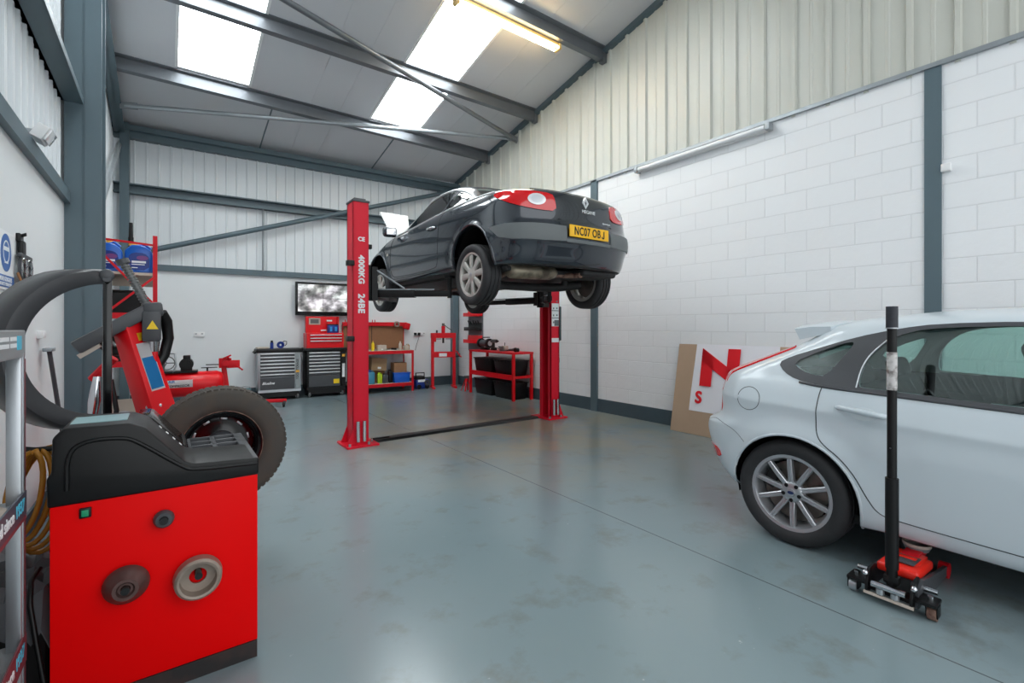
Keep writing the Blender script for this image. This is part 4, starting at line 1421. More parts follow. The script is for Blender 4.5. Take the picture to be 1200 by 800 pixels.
# ------------------------------------------------------------------ trolley jack
jk = thing('trolley_jack', 'low red and black trolley jack with upright handle, slid under the white hatchback', 'trolley jack', (2.79, .735, 0))
mb = MB()
for s in (-1, 1):                                                      # side plates running under the car
    mb.prism([(-.02, .03), (-.02, .10), (.06, .135), (.20, .11), (.50, .07), (.56, .04), (.5, .025)], 'xz', s * .095 - .008, s * .095 + .008)
mb.build('side_plate', M['grey_pl'], jk, 30)
mb = MB().box((.20, 0, .125), (.26, .165, .045), (0, R(3), 0), .014, 3).prism([(.30, .11), (.34, .15), (.18, .155), (.12, .12)], 'xz', -.06, .06, .006)
o = mb.build('cover', M['orange_red'], jk, 40)
MB().box((.20, 0, .1555), (.13, .10, .006), (0, R(3), 0), .002).build('label_panel', M['grey_pl'], o)
text('JACK', .03, M['orange_red'], o, (.20, 0, .160), (0, R(3), R(-90)), 'lettering', 1.2) if False else None
MB().box((.225, 0, .1585), (.035, .08, .004), (0, R(3), 0), .001).build('label_print', M['orange_red'], o)
mb = MB().bar((.16, 0, .13), (.44, 0, .145), .07, .04, .008)
mb.build('lifting_arm', M['red_dk'], jk)
MB().cyl((.40, 0, .15), (.40, 0, .172), .05, .058, n=22).build('saddle', M['galv'], jk)
MB().lathe([(.05, 0), (.06, 0), (.06, .014), (.05, .014)], (.40, 0, .172), (0, 0, 1), 24, closed=True).build('saddle_rim', M['beige'], jk)
for s in (-1, 1):
    MB().cyl((.52, s * .085 - .02, .04), (.52, s * .085 + .02, .04), .04, n=20).build('wheel', M['red_dk'], jk)
# rear yoke: black cheeks, cross plate and two casters
mb = MB()
for s in (-1, 1):
    mb.prism([(-.06, .035), (-.06, .075), (-.03, .145), (.05, .15), (.06, .05), (.04, .03)], 'xz', s * .085 - .006, s * .085 + .006, .002)
mb.bx(-.05, .05, -.17, -.085, .068, .084, .003).bx(-.05, .05, .085, .17, .068, .084, .003)
mb.bx(-.03, .05, -.08, .08, .045, .06)
mb.build('rear_yoke', M['black'], jk, 30)
MB().bx(-.065, -.055, -.095, .095, .034, .046).build('rear_edge', M['beige'], jk)
for s in (-1, 1):
    c = MB().cyl((-.005, s * .15 - .016, .031), (-.005, s * .15 + .016, .031), .031, n=20).build('caster', M['alu'] if s > 0 else M['rust'], jk)
    MB().cyl((.0, s * .14, .084), (.0, s * .14, .102), .011, n=10).build('caster_bolt', M['chrome'], jk)
    mb = MB().bx(-.03, .02, s * .15 - .022, s * .15 - .018, .02, .07).bx(-.03, .02, s * .15 + .018, s * .15 + .022, .02, .07)
    mb.build('caster_fork', M['black'], jk)
    MB().sph((-.045, s * .093, .125), .014, u=10, v=8).build('pivot_bolt', M['chrome'], jk)
    MB().cyl((.06, s * .10, .10), (.06, s * .155, .10), .013, n=12).build('pivot_pin', M['chrome'], jk)
MB().cyl((-.055, -.065, .088), (-.055, .065, .088), .014, n=14).build('pump_rod', M['chrome'], jk)
for s in (-.025, .032):
    MB().cyl((-.05, s, .075), (-.05, s, .05), .017, n=14).build('pump_plunger', M['alu'], jk)
mb = MB().cyl((0, 0, .09), (0, 0, .17), .022, n=14)
mb.bx(-.02, .02, -.03, .03, .10, .135, .004)
mb.build('handle_socket', M['black'], jk)
hd = MB().cyl((0, 0, .17), (0, 0, .60), .0265, n=20).build('handle_sleeve', M['black'], jk)
MB().cyl((0, 0, .60), (0, 0, 1.415), .0195, n=18).build('handle', M['black'], jk)
MB().cyl((0, 0, 1.315), (0, 0, 1.418), .0235, n=20).build('grip', P('ribbed_grip', (44, 46, 54), .6, var=.3, scale=60), jk)
MB().cyl((0, 0, 1.312), (0, 0, 1.317), .026, n=20).build('grip_ring', M['alu'], jk)
o = MB().lathe([(.0202, 1.02), (.0206, 1.02), (.0206, 1.20), (.0202, 1.20)], (0, 0, 0), (0, 0, 1), 20, closed=True).build('handle_label', P('worn_white_label', (204, 200, 198), .6, dirt=(112, 104, 100), scale=34), jk)
MB().cyl((-.021, .0, .745), (-.0235, 0, .745), .004, n=8).build('handle_button', M['chrome'], jk)

# ------------------------------------------------------------------ wheel balancer
wbx = thing('wheel_balancer', 'bright red wheel balancer cabinet with black weight tray and curved black guard', 'wheel balancer', (0, 2.4, 0))
X0, X1, Y0, Y1 = -.308, .295, 2.13, 2.67
MB().bx(X0, X1, Y0, Y1, .066, .735, .004).build('cabinet', M['red_cab'], wbx, 30, world=True)
MB().bx(X0 + .01, X1 - .002, Y0 - .004, Y1, 0, .066).build('plinth', P('scuffed_black_plinth', (36, 32, 32), .5, dirt=(66, 46, 42), scale=10), wbx, 0, world=True)
hi = [(X0 - .006, .728), (X0 - .008, .825), (X0 + .004, .84), (X0 + .006, .955), (X0 + .034, .985), (-.105, .983), (-.062, .962), (.055, .822), (.085, .808), (X1 + .004, .796), (X1 + .004, .728)]
mb = MB().prism(hi, 'xz', Y0 - .006, 2.41, .009, 3)
mb.bx(X0 - .004, .07, 2.40, Y1, .728, .83, .02, 3)
h = mb.build('hood', M['black'], wbx, 40, world=True)
# raised rib that frames the front panel of the hood
rib = smooth_path([(X0 + .042, .78), (X0 + .042, .90), (X0 + .085, .938), (-.125, .936), (-.085, .918), (.05, .80), (.085, .785), (X1 - .004, .776)], 2)
mb = MB().tube([(x, Y0 - .008, z) for x, z in rib], .007, 8)
mb.move(MW[wbx.name].inverted())
mb.build('hood_rib', M['black'], h, 60)
mb = MB().prism([(-.10, .955), (-.05, .955), (.08, .80), (.03, .80)], 'xz', 2.40, Y1 + .0, .012, 3)
mb.move(MW[wbx.name].inverted())
mb.build('hood_side_ridge', M['black_gl'], h, 40)
mb = MB().bx(-.268, -.115, 2.20, 2.35, .9835, .986)
mb.move(MW[wbx.name].inverted())
st_ = mb.build('control_sticker', M['sticker_teal'], h, 0)
mb = MB()
mb.bm.free()
for k in range(4):
    mb = MB().box((-.02 + .022 * k, 2.38, .915 - .026 * k), (.012, .02, .002), (0, R(50), 0))
    mb.move(MW[wbx.name].inverted())
    mb.build('hood_print', M['print_white'], h, 0)
# tray with two columns of pockets
tx0, tx1, ty0, ty1 = .075, X1, Y0, Y1 + .005
MB().bx(tx0, tx1, ty0 + .004, ty1 - .004, .728, .754).build('tray_floor', M['black_mt'], wbx, 0, world=True)
mb = MB().bx(tx0, tx1, ty0, ty1, .728, .75)
cols = [(tx0, tx0 + .012), (.162, .182), (tx1 - .035, tx1 + .002)]
for a, b in cols:
    mb.bx(a, b, ty0, ty1, .75, .797, .003)
rows = [ty0 + .0 + (ty1 - ty0) * k / 6 for k in range(7)]
for k, y in enumerate(rows):
    mb.bx(tx0, tx1, max(ty0, y - .006), min(ty1, y + .006), .75, .797, .002)
mb.build('weight_tray', M['grey_pl'], wbx, 30, world=True)
k = 0
wcol = [M['lead'], M['lead'], M['blue'], M['lead'], M['alu'], M['lead'], M['lead'], M['rust_grey']]
for cx_ in (.125, .222):
    for j in range(4):
        o = MB().tube([(cx_ - .02, rows[j] + .03 + .008 * (k % 3), .762), (cx_, rows[j] + .05, .768 + .003 * (k % 2)), (cx_ + .018, rows[j] + .042 + .012 * (k % 2), .762)], .0085, 8).build('wheel_weight', wcol[k], None, 50)
        tag(o, 'small clip-on wheel weight lying loose in the black pocket tray' if k != 2 else 'small blue wheel weight lying in a pocket of the black tray', 'wheel weight', 'loose wheel weights in the tray')
        k += 1
MB().bx(-.236, -.205, Y0 - .010, Y0 + .002, .678, .712, .003).build('switch_frame', M['black'], wbx, world=True)
MB().bx(-.230, -.211, Y0 - .014, Y0 - .006, .684, .706, .002).build('power_switch', M['green'], wbx, world=True)
for x, z, L in ((.095, .405, .06), (-.113, .425, .075), (-.008, .628, .05)):
    MB().cyl((x, Y0 + .01, z), (x, Y0 - L, z), .0125, n=14).build('storage_peg', M['black_gl'], wbx, world=True)
MB().cyl((.25, 2.66, .655), (.25, 3.30, .655), .02, n=16).build('shaft', M['chrome'], wbx, world=True)
MB().cyl((.25, 2.66, .655), (.25, 2.80, .655), .035, n=20).build('shaft_housing', M['grey_pl'], wbx, world=True)

# guard: a D of black channel on an upright tube
C0 = Vector((-.205, 2.66, 1.225))
e = Vector((-.84, -.54, 0)).normalized()
nrm = Vector((-e.y, e.x, 0))
if nrm.y < 0:
    nrm = -nrm
# profile round the arc: (radius, distance along the normal)
gp = [(.275, .0), (.285, -.008), (.335, -.004), (.346, .01), (.352, .16), (.344, .17), (.338, .16), (.332, .016), (.286, .012), (.275, .02)]
mb = MB()
rr = []
for i in range(37):
    a = R(88) + R(184) * i / 36
    k = min(1, i / 5, (36 - i) / 3)                 # slims towards the hinge
    ring = []
    for rad, d in gp:
        rad = .305 + (rad - .305) * (.85 + .15 * k)
        p = C0 + e * (-math.cos(a) * rad) + Vector((0, 0, math.sin(a) * rad)) + nrm * d * (.7 + .3 * k)
        ring.append(mb.bm.verts.new(p))
    rr.append(ring)
for a, b in zip(rr, rr[1:]):
    for q in range(len(gp)):
        mb.bm.faces.new((a[q], a[(q + 1) % len(gp)], b[(q + 1) % len(gp)], b[q]))
mb.bm.faces.new(rr[0][::-1]); mb.bm.faces.new(rr[-1])
gd = mb.build('wheel_guard', M['guard'], wbx, 45, world=True, normals=True)
mb = MB().bar(C0 + Vector((0, 0, -.42)), C0 + Vector((0, 0, .30)), .030, .024, .004)
mb.build('guard_tube', M['black_gl'], wbx, 30, world=True)
mb = MB().sph(C0 + Vector((-.002, -.015, .315)), .022, (1.2, .8, 1.3))
mb.cyl(C0 + Vector((.0, -.03, .30)), C0 + Vector((.0, .03, .30)), .014, n=10)
mb.build('guard_clamp', M['grey_pl'], wbx, 50, world=True)


def peg_cone(loc, prof, m, label, tilt=0.):
    o = MB().lathe(prof, (0, 0, 0), (0, -1, 0), 36, closed=True).build('centring_cone', m, None, 40, normals=True)
    o.location = loc
    o.rotation_euler = (tilt, 0, 0)
    return tag(o, label, 'balancing cone', 'balancing cones hung on the red cabinet')


peg_cone((-.113, Y0 - .006, .425), [(.0135, .002), (.062, .002), (.066, .012), (.060, .028), (.052, .036), (.036, .058), (.026, .058), (.020, .05), (.0135, .05)], M['cone'],
         'brown stepped steel cone on the left peg of the red cabinet')
o = peg_cone((.095, Y0 - .006, .390), [(.028, .002), (.074, .002), (.078, .012), (.074, .045), (.066, .052), (.058, .05), (.056, .012), (.028, .010)], M['rust_grey'],
             'large pale rusty cup-shaped ring on the right peg of red cabinet')
peg_cone((-.008, Y0 - .006, .628), [(.0135, .002), (.028, .002), (.032, .010), (.030, .022), (.024, .03), (.0135, .03)], M['grey_pl'],
         'small dark grey cone on the upper peg of the red cabinet')

# the wheel on the shaft
tw = thing('car_wheel', 'dirty tyre on black steel wheel mounted behind the red balancer', 'car wheel', (.25, 3.13, .655))
T = Matrix.Rotation(-PI / 2, 4, 'Z')             # x axis of the wheel looks at the camera side (-y)
mb = tyre_mb(.325, .205, .198).move(T)
for i in range(64):
    a = 2 * PI * i / 64
    for s in (-1, 1):
        mb.box((math.cos(a) * .3195, s * .070, math.sin(a) * .3195), (.010, .034, .021), (0, -a, 0))
mb.build('tyre', M['tyre_dusty'], tw, 50)
h_ = .1025
mb = MB().lathe([(.196, h_ * .84), (.20, h_ * .80), (.188, h_ * .70), (.172, h_ * .5), (.170, -h_ * .2), (.185, -h_ * .6), (.2, -h_ * .8), (.196, -h_ * .84), (.176, -h_ * .6), (.160, -h_ * .2), (.162, h_ * .5), (.182, h_ * .76)], (0, 0, 0), (1, 0, 0), 56, closed=True)
mb.lathe([(.165, -.03), (.12, -.045), (.06, -.02), (.03, -.02), (.03, -.03), (.06, -.03), (.12, -.055), (.165, -.04)], (0, 0, 0), (1, 0, 0), 48, closed=True)
rim_ = mb.move(T).build('rim', M['black_gl'], tw, 45, normals=True)
mb = MB().lathe([(.197, h_ * .86), (.2005, h_ * .84), (.197, h_ * .82)], (0, 0, 0), (1, 0, 0), 64, closed=True)
mb.move(T).build('rim_edge', M['rust'], rim_, 60)
for i in range(10):
    a = 2 * PI * i / 10 + .2
    mb = MB().box((-.033, math.cos(a) * .14, math.sin(a) * .14), (.006, .012, .034), (a, 0, 0), .003)
    mb.move(T).build('vent_slot', M['alu'], rim_, 30)  # solid pale inserts: their colour stands for light showing through the slots
mb = MB().lathe([(.022, 0), (.075, .0), (.07, .03), (.05, .05), (.022, .055)], (-.02, 0, 0), (1, 0, 0), 28, closed=True)
mb.move(T).build('clamp_nut', M['alu'], wbx, 40) if False else mb.move(T).build('hub', M['grey_pl'], rim_, 40)

# ------------------------------------------------------------------ display stand at the left edge
ds = thing('display_stand', 'grey aluminium display stand with printed shelf strips beside the left wall', 'display stand', (-.51, 1.78, 0))
a0, a1, b0, b1 = -.15, .15, -.33, .33
for x in (a0 + .02, a1 - .018):
    for y in (b0 + .02, b1 - .022):
        mb = MB().bx(x - .018, x + .016, y - .02, y + .02, 0, 1.25, .003)
        mb.bx(x - .006, x + .019, y - .007, y + .007, .02, 1.24)
        mb.build('post', M['alu'], ds)
for z in (1.225,):
    mb = MB().bx(a0, a1, b0, b1, z, z + .085, .003)
    hd_ = mb.build('header', M['hdr'], ds, 0)
    for k, (y, w_) in enumerate(((-.02, .10), (.09, .085), (.185, .065))):
        mb = MB()
        for r_ in range(2):
            mb.bx(a1, a1 + .0015, y - w_ / 2, y + w_ / 2, z + .034 + .02 * r_, z + .046 + .02 * r_)
        mb.build('header_print', M['print_white'], hd_, 0)
    MB().bx(a1, a1 + .0015, .226, .276, z + .026, z + .068).build('header_logo', M['cyan'], hd_, 0)
for z in (.775, .325):
    s_ = MB().bx(a0, a1 - .004, b0, b1, z - .02, z - .002).build('shelf', M['hdr'], ds, 0)
    st_ = MB().bx(a1 - .003, a1 + .003, b0, b1, z - .045, z + .03, .001).build('label_strip', M['strip'] if z > .5 else M['strip_mar'], ds, 0)
    MB().bx(a1 - .004, a1 + .0025, b0, b1, z - .058, z - .044).build('strip_edge', M['strip_mar'], st_, 0)
    text('nced since', .052, M['print_white'], st_, (a1 + .0038, .065, z - .006), (R(90), 0, R(90)), bold=.001)
    text('1937', .052, M['cyan'], st_, (a1 + .0038, .245, z - .006), (R(90), 0, R(90)), bold=.001)
MB().bx(a1 - .002, a1 + .001, b1 - .022, b1 - .001, 0, 1.22).build('post_edge', M['strip_mar'], ds, 0)
MB().bx(a0, a1, b0, b1, 0, .05).build('base', M['hdr'], ds, 0)
for k in range(4):
    o = MB().lathe([(.02, 0), (.095, 0), (.098, .004), (.098, .010), (.092, .0135), (.02, .0135)], (0, 0, 0), (0, 0, 1), 36, closed=True).build('metal_disc', M['copper'] if k < 3 else M['beige'], None, 40, normals=True)
    o.location = (-.515 + .004 * (k % 2), 1.93 - .006 * k, 1.3105 + .0137 * k)
    tag(o, ['copper-brown metal disc at the bottom of the stack on display stand', 'copper-brown metal disc second from bottom of the stack on display stand',
            'copper-brown metal disc just under the pale top disc on display stand', 'pale metal disc topmost of the stack on display stand'][k], 'metal disc', 'stacked discs on the display stand')
o = MB().lathe([(.0, .02), (.05, .024), (.10, .03), (.135, .018), (.14, .008), (.136, .0), (.10, .016), (0, .008)], (0, 0, 0), (0, 0, 1), 40, closed=True).build('wheel_trim', M['rust_grey'], None, 40, normals=True)
o.location = (-.50, 1.92, .774)
tag(o, 'dull grey dished disc lying on the upper shelf of display stand', 'disc')
o = MB().box((0, 0, .05), (.24, .4, .10), None, .012).build('parts_box', M['cloth'], None, 30)
o.location = (-.515, 1.8, .3235)
tag(o, 'low dark grey box on the lower shelf of the display stand', 'box')

# gap between stand and balancer: hose coil, sheet over a box, cable
o = MB()
pts = []
for k in range(5):
    w_, h_ = .045 + .010 * k, .155 + .012 * k
    for i in range(24):
        a = 2 * PI * i / 24 + PI / 2
        pts.append((-.40 + (.012 * (k - 2)) + w_ * math.cos(a) + .02 * math.sin(a), 2.46 + .02 * k + .0006 * i, .70 - .012 * k + h_ * math.sin(a)))
pts += [(-.36, 2.5, .62), (-.33, 2.48, .50), (-.325, 2.45, .45), (-.34, 2.42, .42)]
o = MB().tube(pts, .0095, 8).build('air_hose', M['amber'], None, 60)
tag(o, 'coil of amber air hose hanging between display stand and red cabinet', 'air hose')
MB().tube([(-.30, 2.5, .855), (-.40, 2.5, .855), (-.46, 2.5, .87)], .01, 8).build('hose_hook', M['black'], wbx, 60, world=True)
o = MB().bx(-.62, -.33, 2.24, 2.72, 0, .33, .02).build('storage_box', M['black_mt'], None, 40)
tag(o, 'black storage box on the floor behind the display stand', 'box')
mb = MB()
n = 14
g = [[None] * (n + 1) for _ in range(n + 1)]
for i in range(n + 1):
    for j in range(n + 1):
        x = -.65 + .335 * i / n
        y = 2.2 + .58 * j / n
        z = .345 + .05 * abs(math.sin(i * 1.3 + j * .7)) + .05 * math.sin(j * .9) ** 2 + .06 * (1 - i / n)
        if i == n: z -= .05
        if j == 0: z -= .09
        g[i][j] = (x, y, z)
o = mb.grid(g, (0, 0, -.008)).build('dust_sheet', M['cloth'], None, 30)
tag(o, 'crumpled dark grey sheet thrown over the black box beside red cabinet', 'sheet')
o = MB().tube(smooth_path3 if False else [(-.36, 2.32, .47), (-.37, 2.25, .46), (-.365, 2.2, .40), (-.345, 2.17, .28), (-.325, 2.15, .16), (-.318, 2.14, .04), (-.315, 2.1, .012), (-.33, 1.95, .012)], .0075, 8).build('power_cable', M['black'], None, 60)
tag(o, 'black power cable hanging down the left side of red cabinet', 'cable')
# ------------------------------------------------------------------ left wall
sg = thing('safety_sign', 'white safety sign with a blue eye-protection disc on the left wall', 'sign', (XL, 3.50, 1.5))
MB().bx(0, .008, -.185, .185, .012, .318, .002).build('board', M['print_white'], sg, 0)
sd = MB().cyl((.008, .02, .205), (.0095, .02, .205), .098, n=40).build('disc', M['sign_blue'], sg, 20)
mb = MB()
mb.lathe([(.052, 0), (.060, 0), (.060, .001), (.052, .001)], (.0095, .02, .21), (1, 0, 0), 30, closed=True)
mb.bx(.0095, .0108, -.028, .068, .215, .236, .0004)
mb.bx(.0095, .0108, -.012, .052, .150, .160)
mb.build('pictogram', M['print_white'], sd, 0)
tp = MB().bx(.008, .0095, -.165, .175, .026, .088).build('text_panel', M['sign_blue'], sg, 0)
text('WEAR GOGGLES', .032, M['print_white'], tp, (.0102, .005, .066), (R(90), 0, R(90)), bold=.0005)
text('PROTECT YOUR EYES', .024, M['print_white'], tp, (.0102, .005, .040), (R(90), 0, R(90)), bold=.0004)
gg = thing('safety_goggles', 'clear safety goggles with tan strap hanging from a hook on left wall', 'goggles', (XL, 3.80, 1.83))
gg.scale = (.6, 1.25, 1.45)
mb = MB().bx(0, .03, -.035, .035, -.02, .012, .004)
mb.cyl((.0, 0, 0), (.06, 0, .012), .007, n=8)
mb.bx(.01, .05, -.03, .03, -.08, -.015, .008)
mb.build('hook_bracket', M['black'], gg)
for y in (-.045, .055):
    mb = MB().sph((.055, y, -.125), .045, (.7, .85, 1.1))
    mb.build('lens', M['goggle'], gg, 60)
mb = MB().lathe([(.046, -.01), (.054, -.01), (.054, .012), (.046, .012)], (.05, -.045, -.125), (1, 0, 0), 24, closed=True)
mb.lathe([(.046, -.01), (.054, -.01), (.054, .012), (.046, .012)], (.05, .055, -.125), (1, 0, 0), 24, closed=True)
mb.bx(.03, .065, -.10, .11, -.085, -.07, .004)
mb.build('frame', M['grey_pl'], gg, 50)
mb = MB().tube([(.03, .10, -.10), (.05, .128, -.14), (.05, .115, -.185), (.06, .03, -.20), (.06, -.06, -.195), (.04, -.10, -.15), (.05, -.05, -.175), (.06, .02, -.165)], .009, 8)
mb.build('strap', M['strap'], gg, 60)
br = thing('broom', 'long dark pole with a cross handle leaning against the left wall', 'pole', (XL + .14, 4.62, 0))
MB().tube([(0, .0, .03), (-.10, -.21, 1.17)], .013, 10).build('handle', M['grey_pl'], br)
MB().bx(-.125, -.075, -.27, -.15, 1.155, 1.18, .005).build('grip', M['galv'], br)
MB().bx(-.03, .03, -.16, .16, 0, .05, .01).build('head', M['black'], br)
so = thing('wall_socket', 'small white socket high on the left wall above the leaning pole', 'socket', (XL, 4.33, 1.265))
MB().bx(-.002, .03, -.05, .05, -.02, .03, .005).build('back_box', M['white'], so)
MB().bx(.03, .034, -.035, .035, -.012, .022, .002).build('face_plate', M['print_white'], so)

# ------------------------------------------------------------------ tyre changer in front of the tall column
tc_ = thing('tyre_changer', 'red tyre changer with leaning post, grey arm cover and spring-loaded shaft', 'tyre changer', (-.1, 4.3, 0))
MB().bx(-.46, .12, 4.05, 4.75, .0, .55, .01).build('cabinet', M['red_dk'], tc_, world=True)
MB().cyl((-.16, 4.3, .55), (-.16, 4.3, .62), .13, n=24).cyl((-.16, 4.3, .62), (-.16, 4.3, .65), .24, n=32).build('turntable', M['grey_pl'], tc_, world=True)
for a in range(4):
    c, s = math.cos(a * PI / 2 + .5), math.sin(a * PI / 2 + .5)
    MB().box((-.16 + c * .19, 4.3 + s * .19, .675), (.07, .05, .05), (0, 0, a * PI / 2 + .5), .006).build('clamp_jaw', M['alu'], tc_, world=True)
p0, p1 = Vector((.0, 4.08, .52)), Vector((-.215, 4.12, 1.37))
mb = MB()
d = (p1 - p0).normalized()
side = Vector((.80, .60, 0)); side = (side - d * side.dot(d)).normalized()
fr = d.cross(side)
vs_ = []
for p, w_ in ((p0, .085), (p1, .07)):
    vs_.append([mb.bm.verts.new(p + side * a * w_ + fr * b * w_) for a, b in ((-1, -1), (1, -1), (1, 1), (-1, 1))])
for i in range(4):
    mb.bm.faces.new((vs_[0][i], vs_[0][(i + 1) % 4], vs_[1][(i + 1) % 4], vs_[1][i]))
mb.bm.faces.new(vs_[0][::-1]); mb.bm.faces.new(vs_[1])
bmesh.ops.recalc_face_normals(mb.bm, faces=mb.bm.faces[:])
bmesh.ops.bevel(mb.bm, geom=mb.bm.edges[:], offset=.008, segments=2, affect='EDGES', profile=.5)
tcol = mb.build('column', M['red'], tc_, 30, world=True)
# warning label on the cheek of the post that looks at the room
fa = [fr, -fr, side, -side]
nrm_ = max(fa, key=lambda v: v.dot(Vector((.25, -1, 0)) + Vector((.55, 0, 0))))
ax = d.cross(nrm_)


def on_post(t0, t1, w_, m, lift, name, par):
    mb = MB()
    c = lambda t, s: p0.lerp(p1, t) + nrm_ * (.085 + (.07 - .085) * t + lift) + ax * s
    q = [c(t0, -w_), c(t0, w_), c(t1, w_), c(t1, -w_)]
    vb = [mb.bm.verts.new(v) for v in q]
    f = mb.bm.faces.new(vb)
    bmesh.ops.solidify(mb.bm, geom=[f], thickness=.001)
    mb.move(MW[tc_.name].inverted())
    return mb.build(name, m, par, 0, normals=True)


lb = on_post(.42, .80, .048, M['print_white'], .001, 'label', tcol)
on_post(.435, .685, .043, M['sticker_blue'], .0018, 'label_print', lb)
on_post(.82, .88, .022, M['yellow'], .001, 'warning_label', tcol)
# grey arm with its plastic cover
pa, pb = Vector((-.47, 4.05, 1.185)), Vector((-.07, 4.10, 1.46))
mb = MB().bar(pa, pb, .12, .085, .012)
mb.bar(pb - Vector((.06, 0, .03)), pb + Vector((.05, .0, -.015)), .15, .10, .02)
mb.build('arm_cover', M['grey_pl'], tc_, 35, world=True)
MB().bar(pa + Vector((.02, .0, -.055)), pa + Vector((.12, 0, .02)), .06, .03).build('arm_underside', M['beige'], tc_, world=True)
mb = MB().bx(-.135, -.03, 4.02, 4.17, 1.22, 1.43, .015)
mb.build('locking_head', M['grey_pl'], tc_, 35, world=True)
mb = MB().prism([(-.11, 1.305), (-.045, 1.305), (-.0775, 1.365)], 'xz', 4.014, 4.021)
mb.build('warning_triangle', M['yellow'], tc_, 0, world=True)
mb = MB().tube([(-.03, 4.09, 1.42), (.0, 4.12, 1.36), (.01, 4.14, 1.24), (-.015, 4.14, 1.12), (-.05, 4.12, 1.06)], .034, 10)
mb.build('corrugated_hose', M['black'], tc_, 60, world=True)
MB().cyl((-.07, 4.09, 1.22), (-.07, 4.09, 1.15), .034, .026, n=16).build('shaft_collar', M['chrome'], tc_, world=True)
MB().cyl((-.07, 4.09, 1.15), (-.07, 4.09, .80), .022, n=16).build('hex_shaft', M['red'], tc_, world=True)
MB().box((-.07, 4.07, .78), (.09, .12, .05), (0, R(10), 0), .015).build('mount_head', M['alu'], tc_, world=True)
s0, s1 = Vector((-.105, 4.10, 1.46)), Vector((-.238, 4.12, 1.76))
mb = MB().cyl(s0, s1, .02, n=14)
dd = (s1 - s0)
for k in range(17):
    q = s0 + dd * (k / 17)
    mb.cyl(q, q + dd * .032, .027, n=14)
mb.build('spring_shaft', M['pump'], tc_, 40, world=True)
MB().cyl(s1 - dd * .05, s1 + dd * .05, .038, n=18).build('shaft_cap', M['grey_pl'], tc_, world=True)
MB().tube([(-.33, 4.02, .6), (-.325, 4.02, 1.28)], .011, 8).build('lever_rod', M['galv'], tc_, world=True)
mb = MB().tube([(-.38, 4.3, 1.24), (-.30, 4.3, 1.16), (-.22, 4.28, 1.16), (-.15, 4.25, 1.22)], .045, 10)
mb.build('air_line_bundle', M['black'], tc_, 60, world=True)
MB().tube([(-.42, 4.4, .95), (-.3, 4.35, 1.1)], .03, 10).build('cylinder', M['red_dk'], tc_, world=True)
MB().tube([(-.39, 4.02, .66), (-.37, 4.0, .85), (-.36, 4.02, 1.0)], .02, 8, radii=[.02, .035, .02]).build('inflator', M['chrome'], tc_, 60, world=True)
MB().tube([(-.3, 3.98, .60), (-.26, 3.96, .78), (-.29, 3.98, .98)], .014, 8).build('air_hose', M['black'], tc_, 60, world=True)

# ------------------------------------------------------------------ red racking with oil behind the column
rk = thing('shelving_rack', 'tall red racking with beige shelf boards against the left wall', 'rack', (-.36, 7.5, 0))
for x0_ in (-.62, -.10):
    for y in (6.36, 8.2):
        x = x0_ - (.028 if y > 7 else 0)
        mb = MB().bx(x - .02, x + .02, y - .003, y + .003, 0, 2.3).bx(x + (.017 if x > -.3 else -.02), x + (.02 if x > -.3 else -.017), y - .0, y + (.04 if y < 7 else -.04), 0, 2.3)
        mb.build('post', M['red_dk'], rk, 0, world=True)
for z in (1.90, 1.46, .95, .35):
    MB().bx(-.64, -.12, 6.37, 8.19, z - .03, z).build('shelf', M['beige'], rk, 0, world=True)
    if z < 1.8:
        mb = MB().bx(-.62, -.10, 6.355, 6.365, z - .05, z + .01).bx(-.12, -.105, 6.36, 8.2, z - .05, z + .01)
        mb.build('shelf_beam', M['red_dk'], rk, 0, world=True)
for q0, q1 in (((-.62, 6.35, 2.23), (-.10, 6.35, 2.195)), ((-.62, 6.35, 2.18), (-.10, 6.35, 1.55)), ((-.10, 6.35, 1.86), (-.62, 6.35, 1.35)), ((-.62, 6.35, 1.30), (-.10, 6.35, .8))):
    MB().bar(q0, q1, .008, .022).build('brace', M['red_dk'], rk, 0, world=True)


def jug(label):
    j = thing('oil_jug', label, 'oil jug', (0, 0, 0), 0, 'blue oil jugs on the red racking')
    sil = [(-.115, .0), (.115, .0), (.12, .012), (.12, .20), (.105, .25), (.06, .285), (.02, .30), (-.06, .30), (-.115, .24), (-.12, .20), (-.12, .012)]
    MB().prism(sil, 'xz', -.07, .07, .018, 3).build('body', M['blue_jug'], j, 45)
    mb = MB().prism(smooth_path([(-.09, .03), (.09, .03), (.09, .17), (.05, .215), (-.05, .215), (-.09, .17)], 1, True), 'xz', -.0725, -.068)
    l_ = mb.build('label_panel', M['blue_lbl'], j, 0)
    mb = MB()
    for k, (z, a, b) in enumerate(((.105, -.06, .06), (.085, -.06, .05), (.05, -.06, -.01))):
        mb.bx(a, b, -.0745, -.072, z, z + (.022 if k == 0 else .008))
    mb.build('label_print', M['print_white'], l_, 0)
    mb = MB().prism(circ(.03, .16, .05, 20, rz=.025), 'xz', -.0745, -.072)
    mb.build('label_flash', P('purple_flash', (120, 60, 130), .4) if 'purple_flash' not in bpy.data.materials else bpy.data.materials['purple_flash'], l_, 0)
    MB().cyl((-.06, 0, .295), (-.06, 0, .335), .03, n=18).build('cap', M['orange_cap'], j)
    MB().tube([(.0, 0, .29), (.05, 0, .315), (.10, 0, .27)], .014, 8).build('handle', M['blue_jug'], j, 60)
    return j


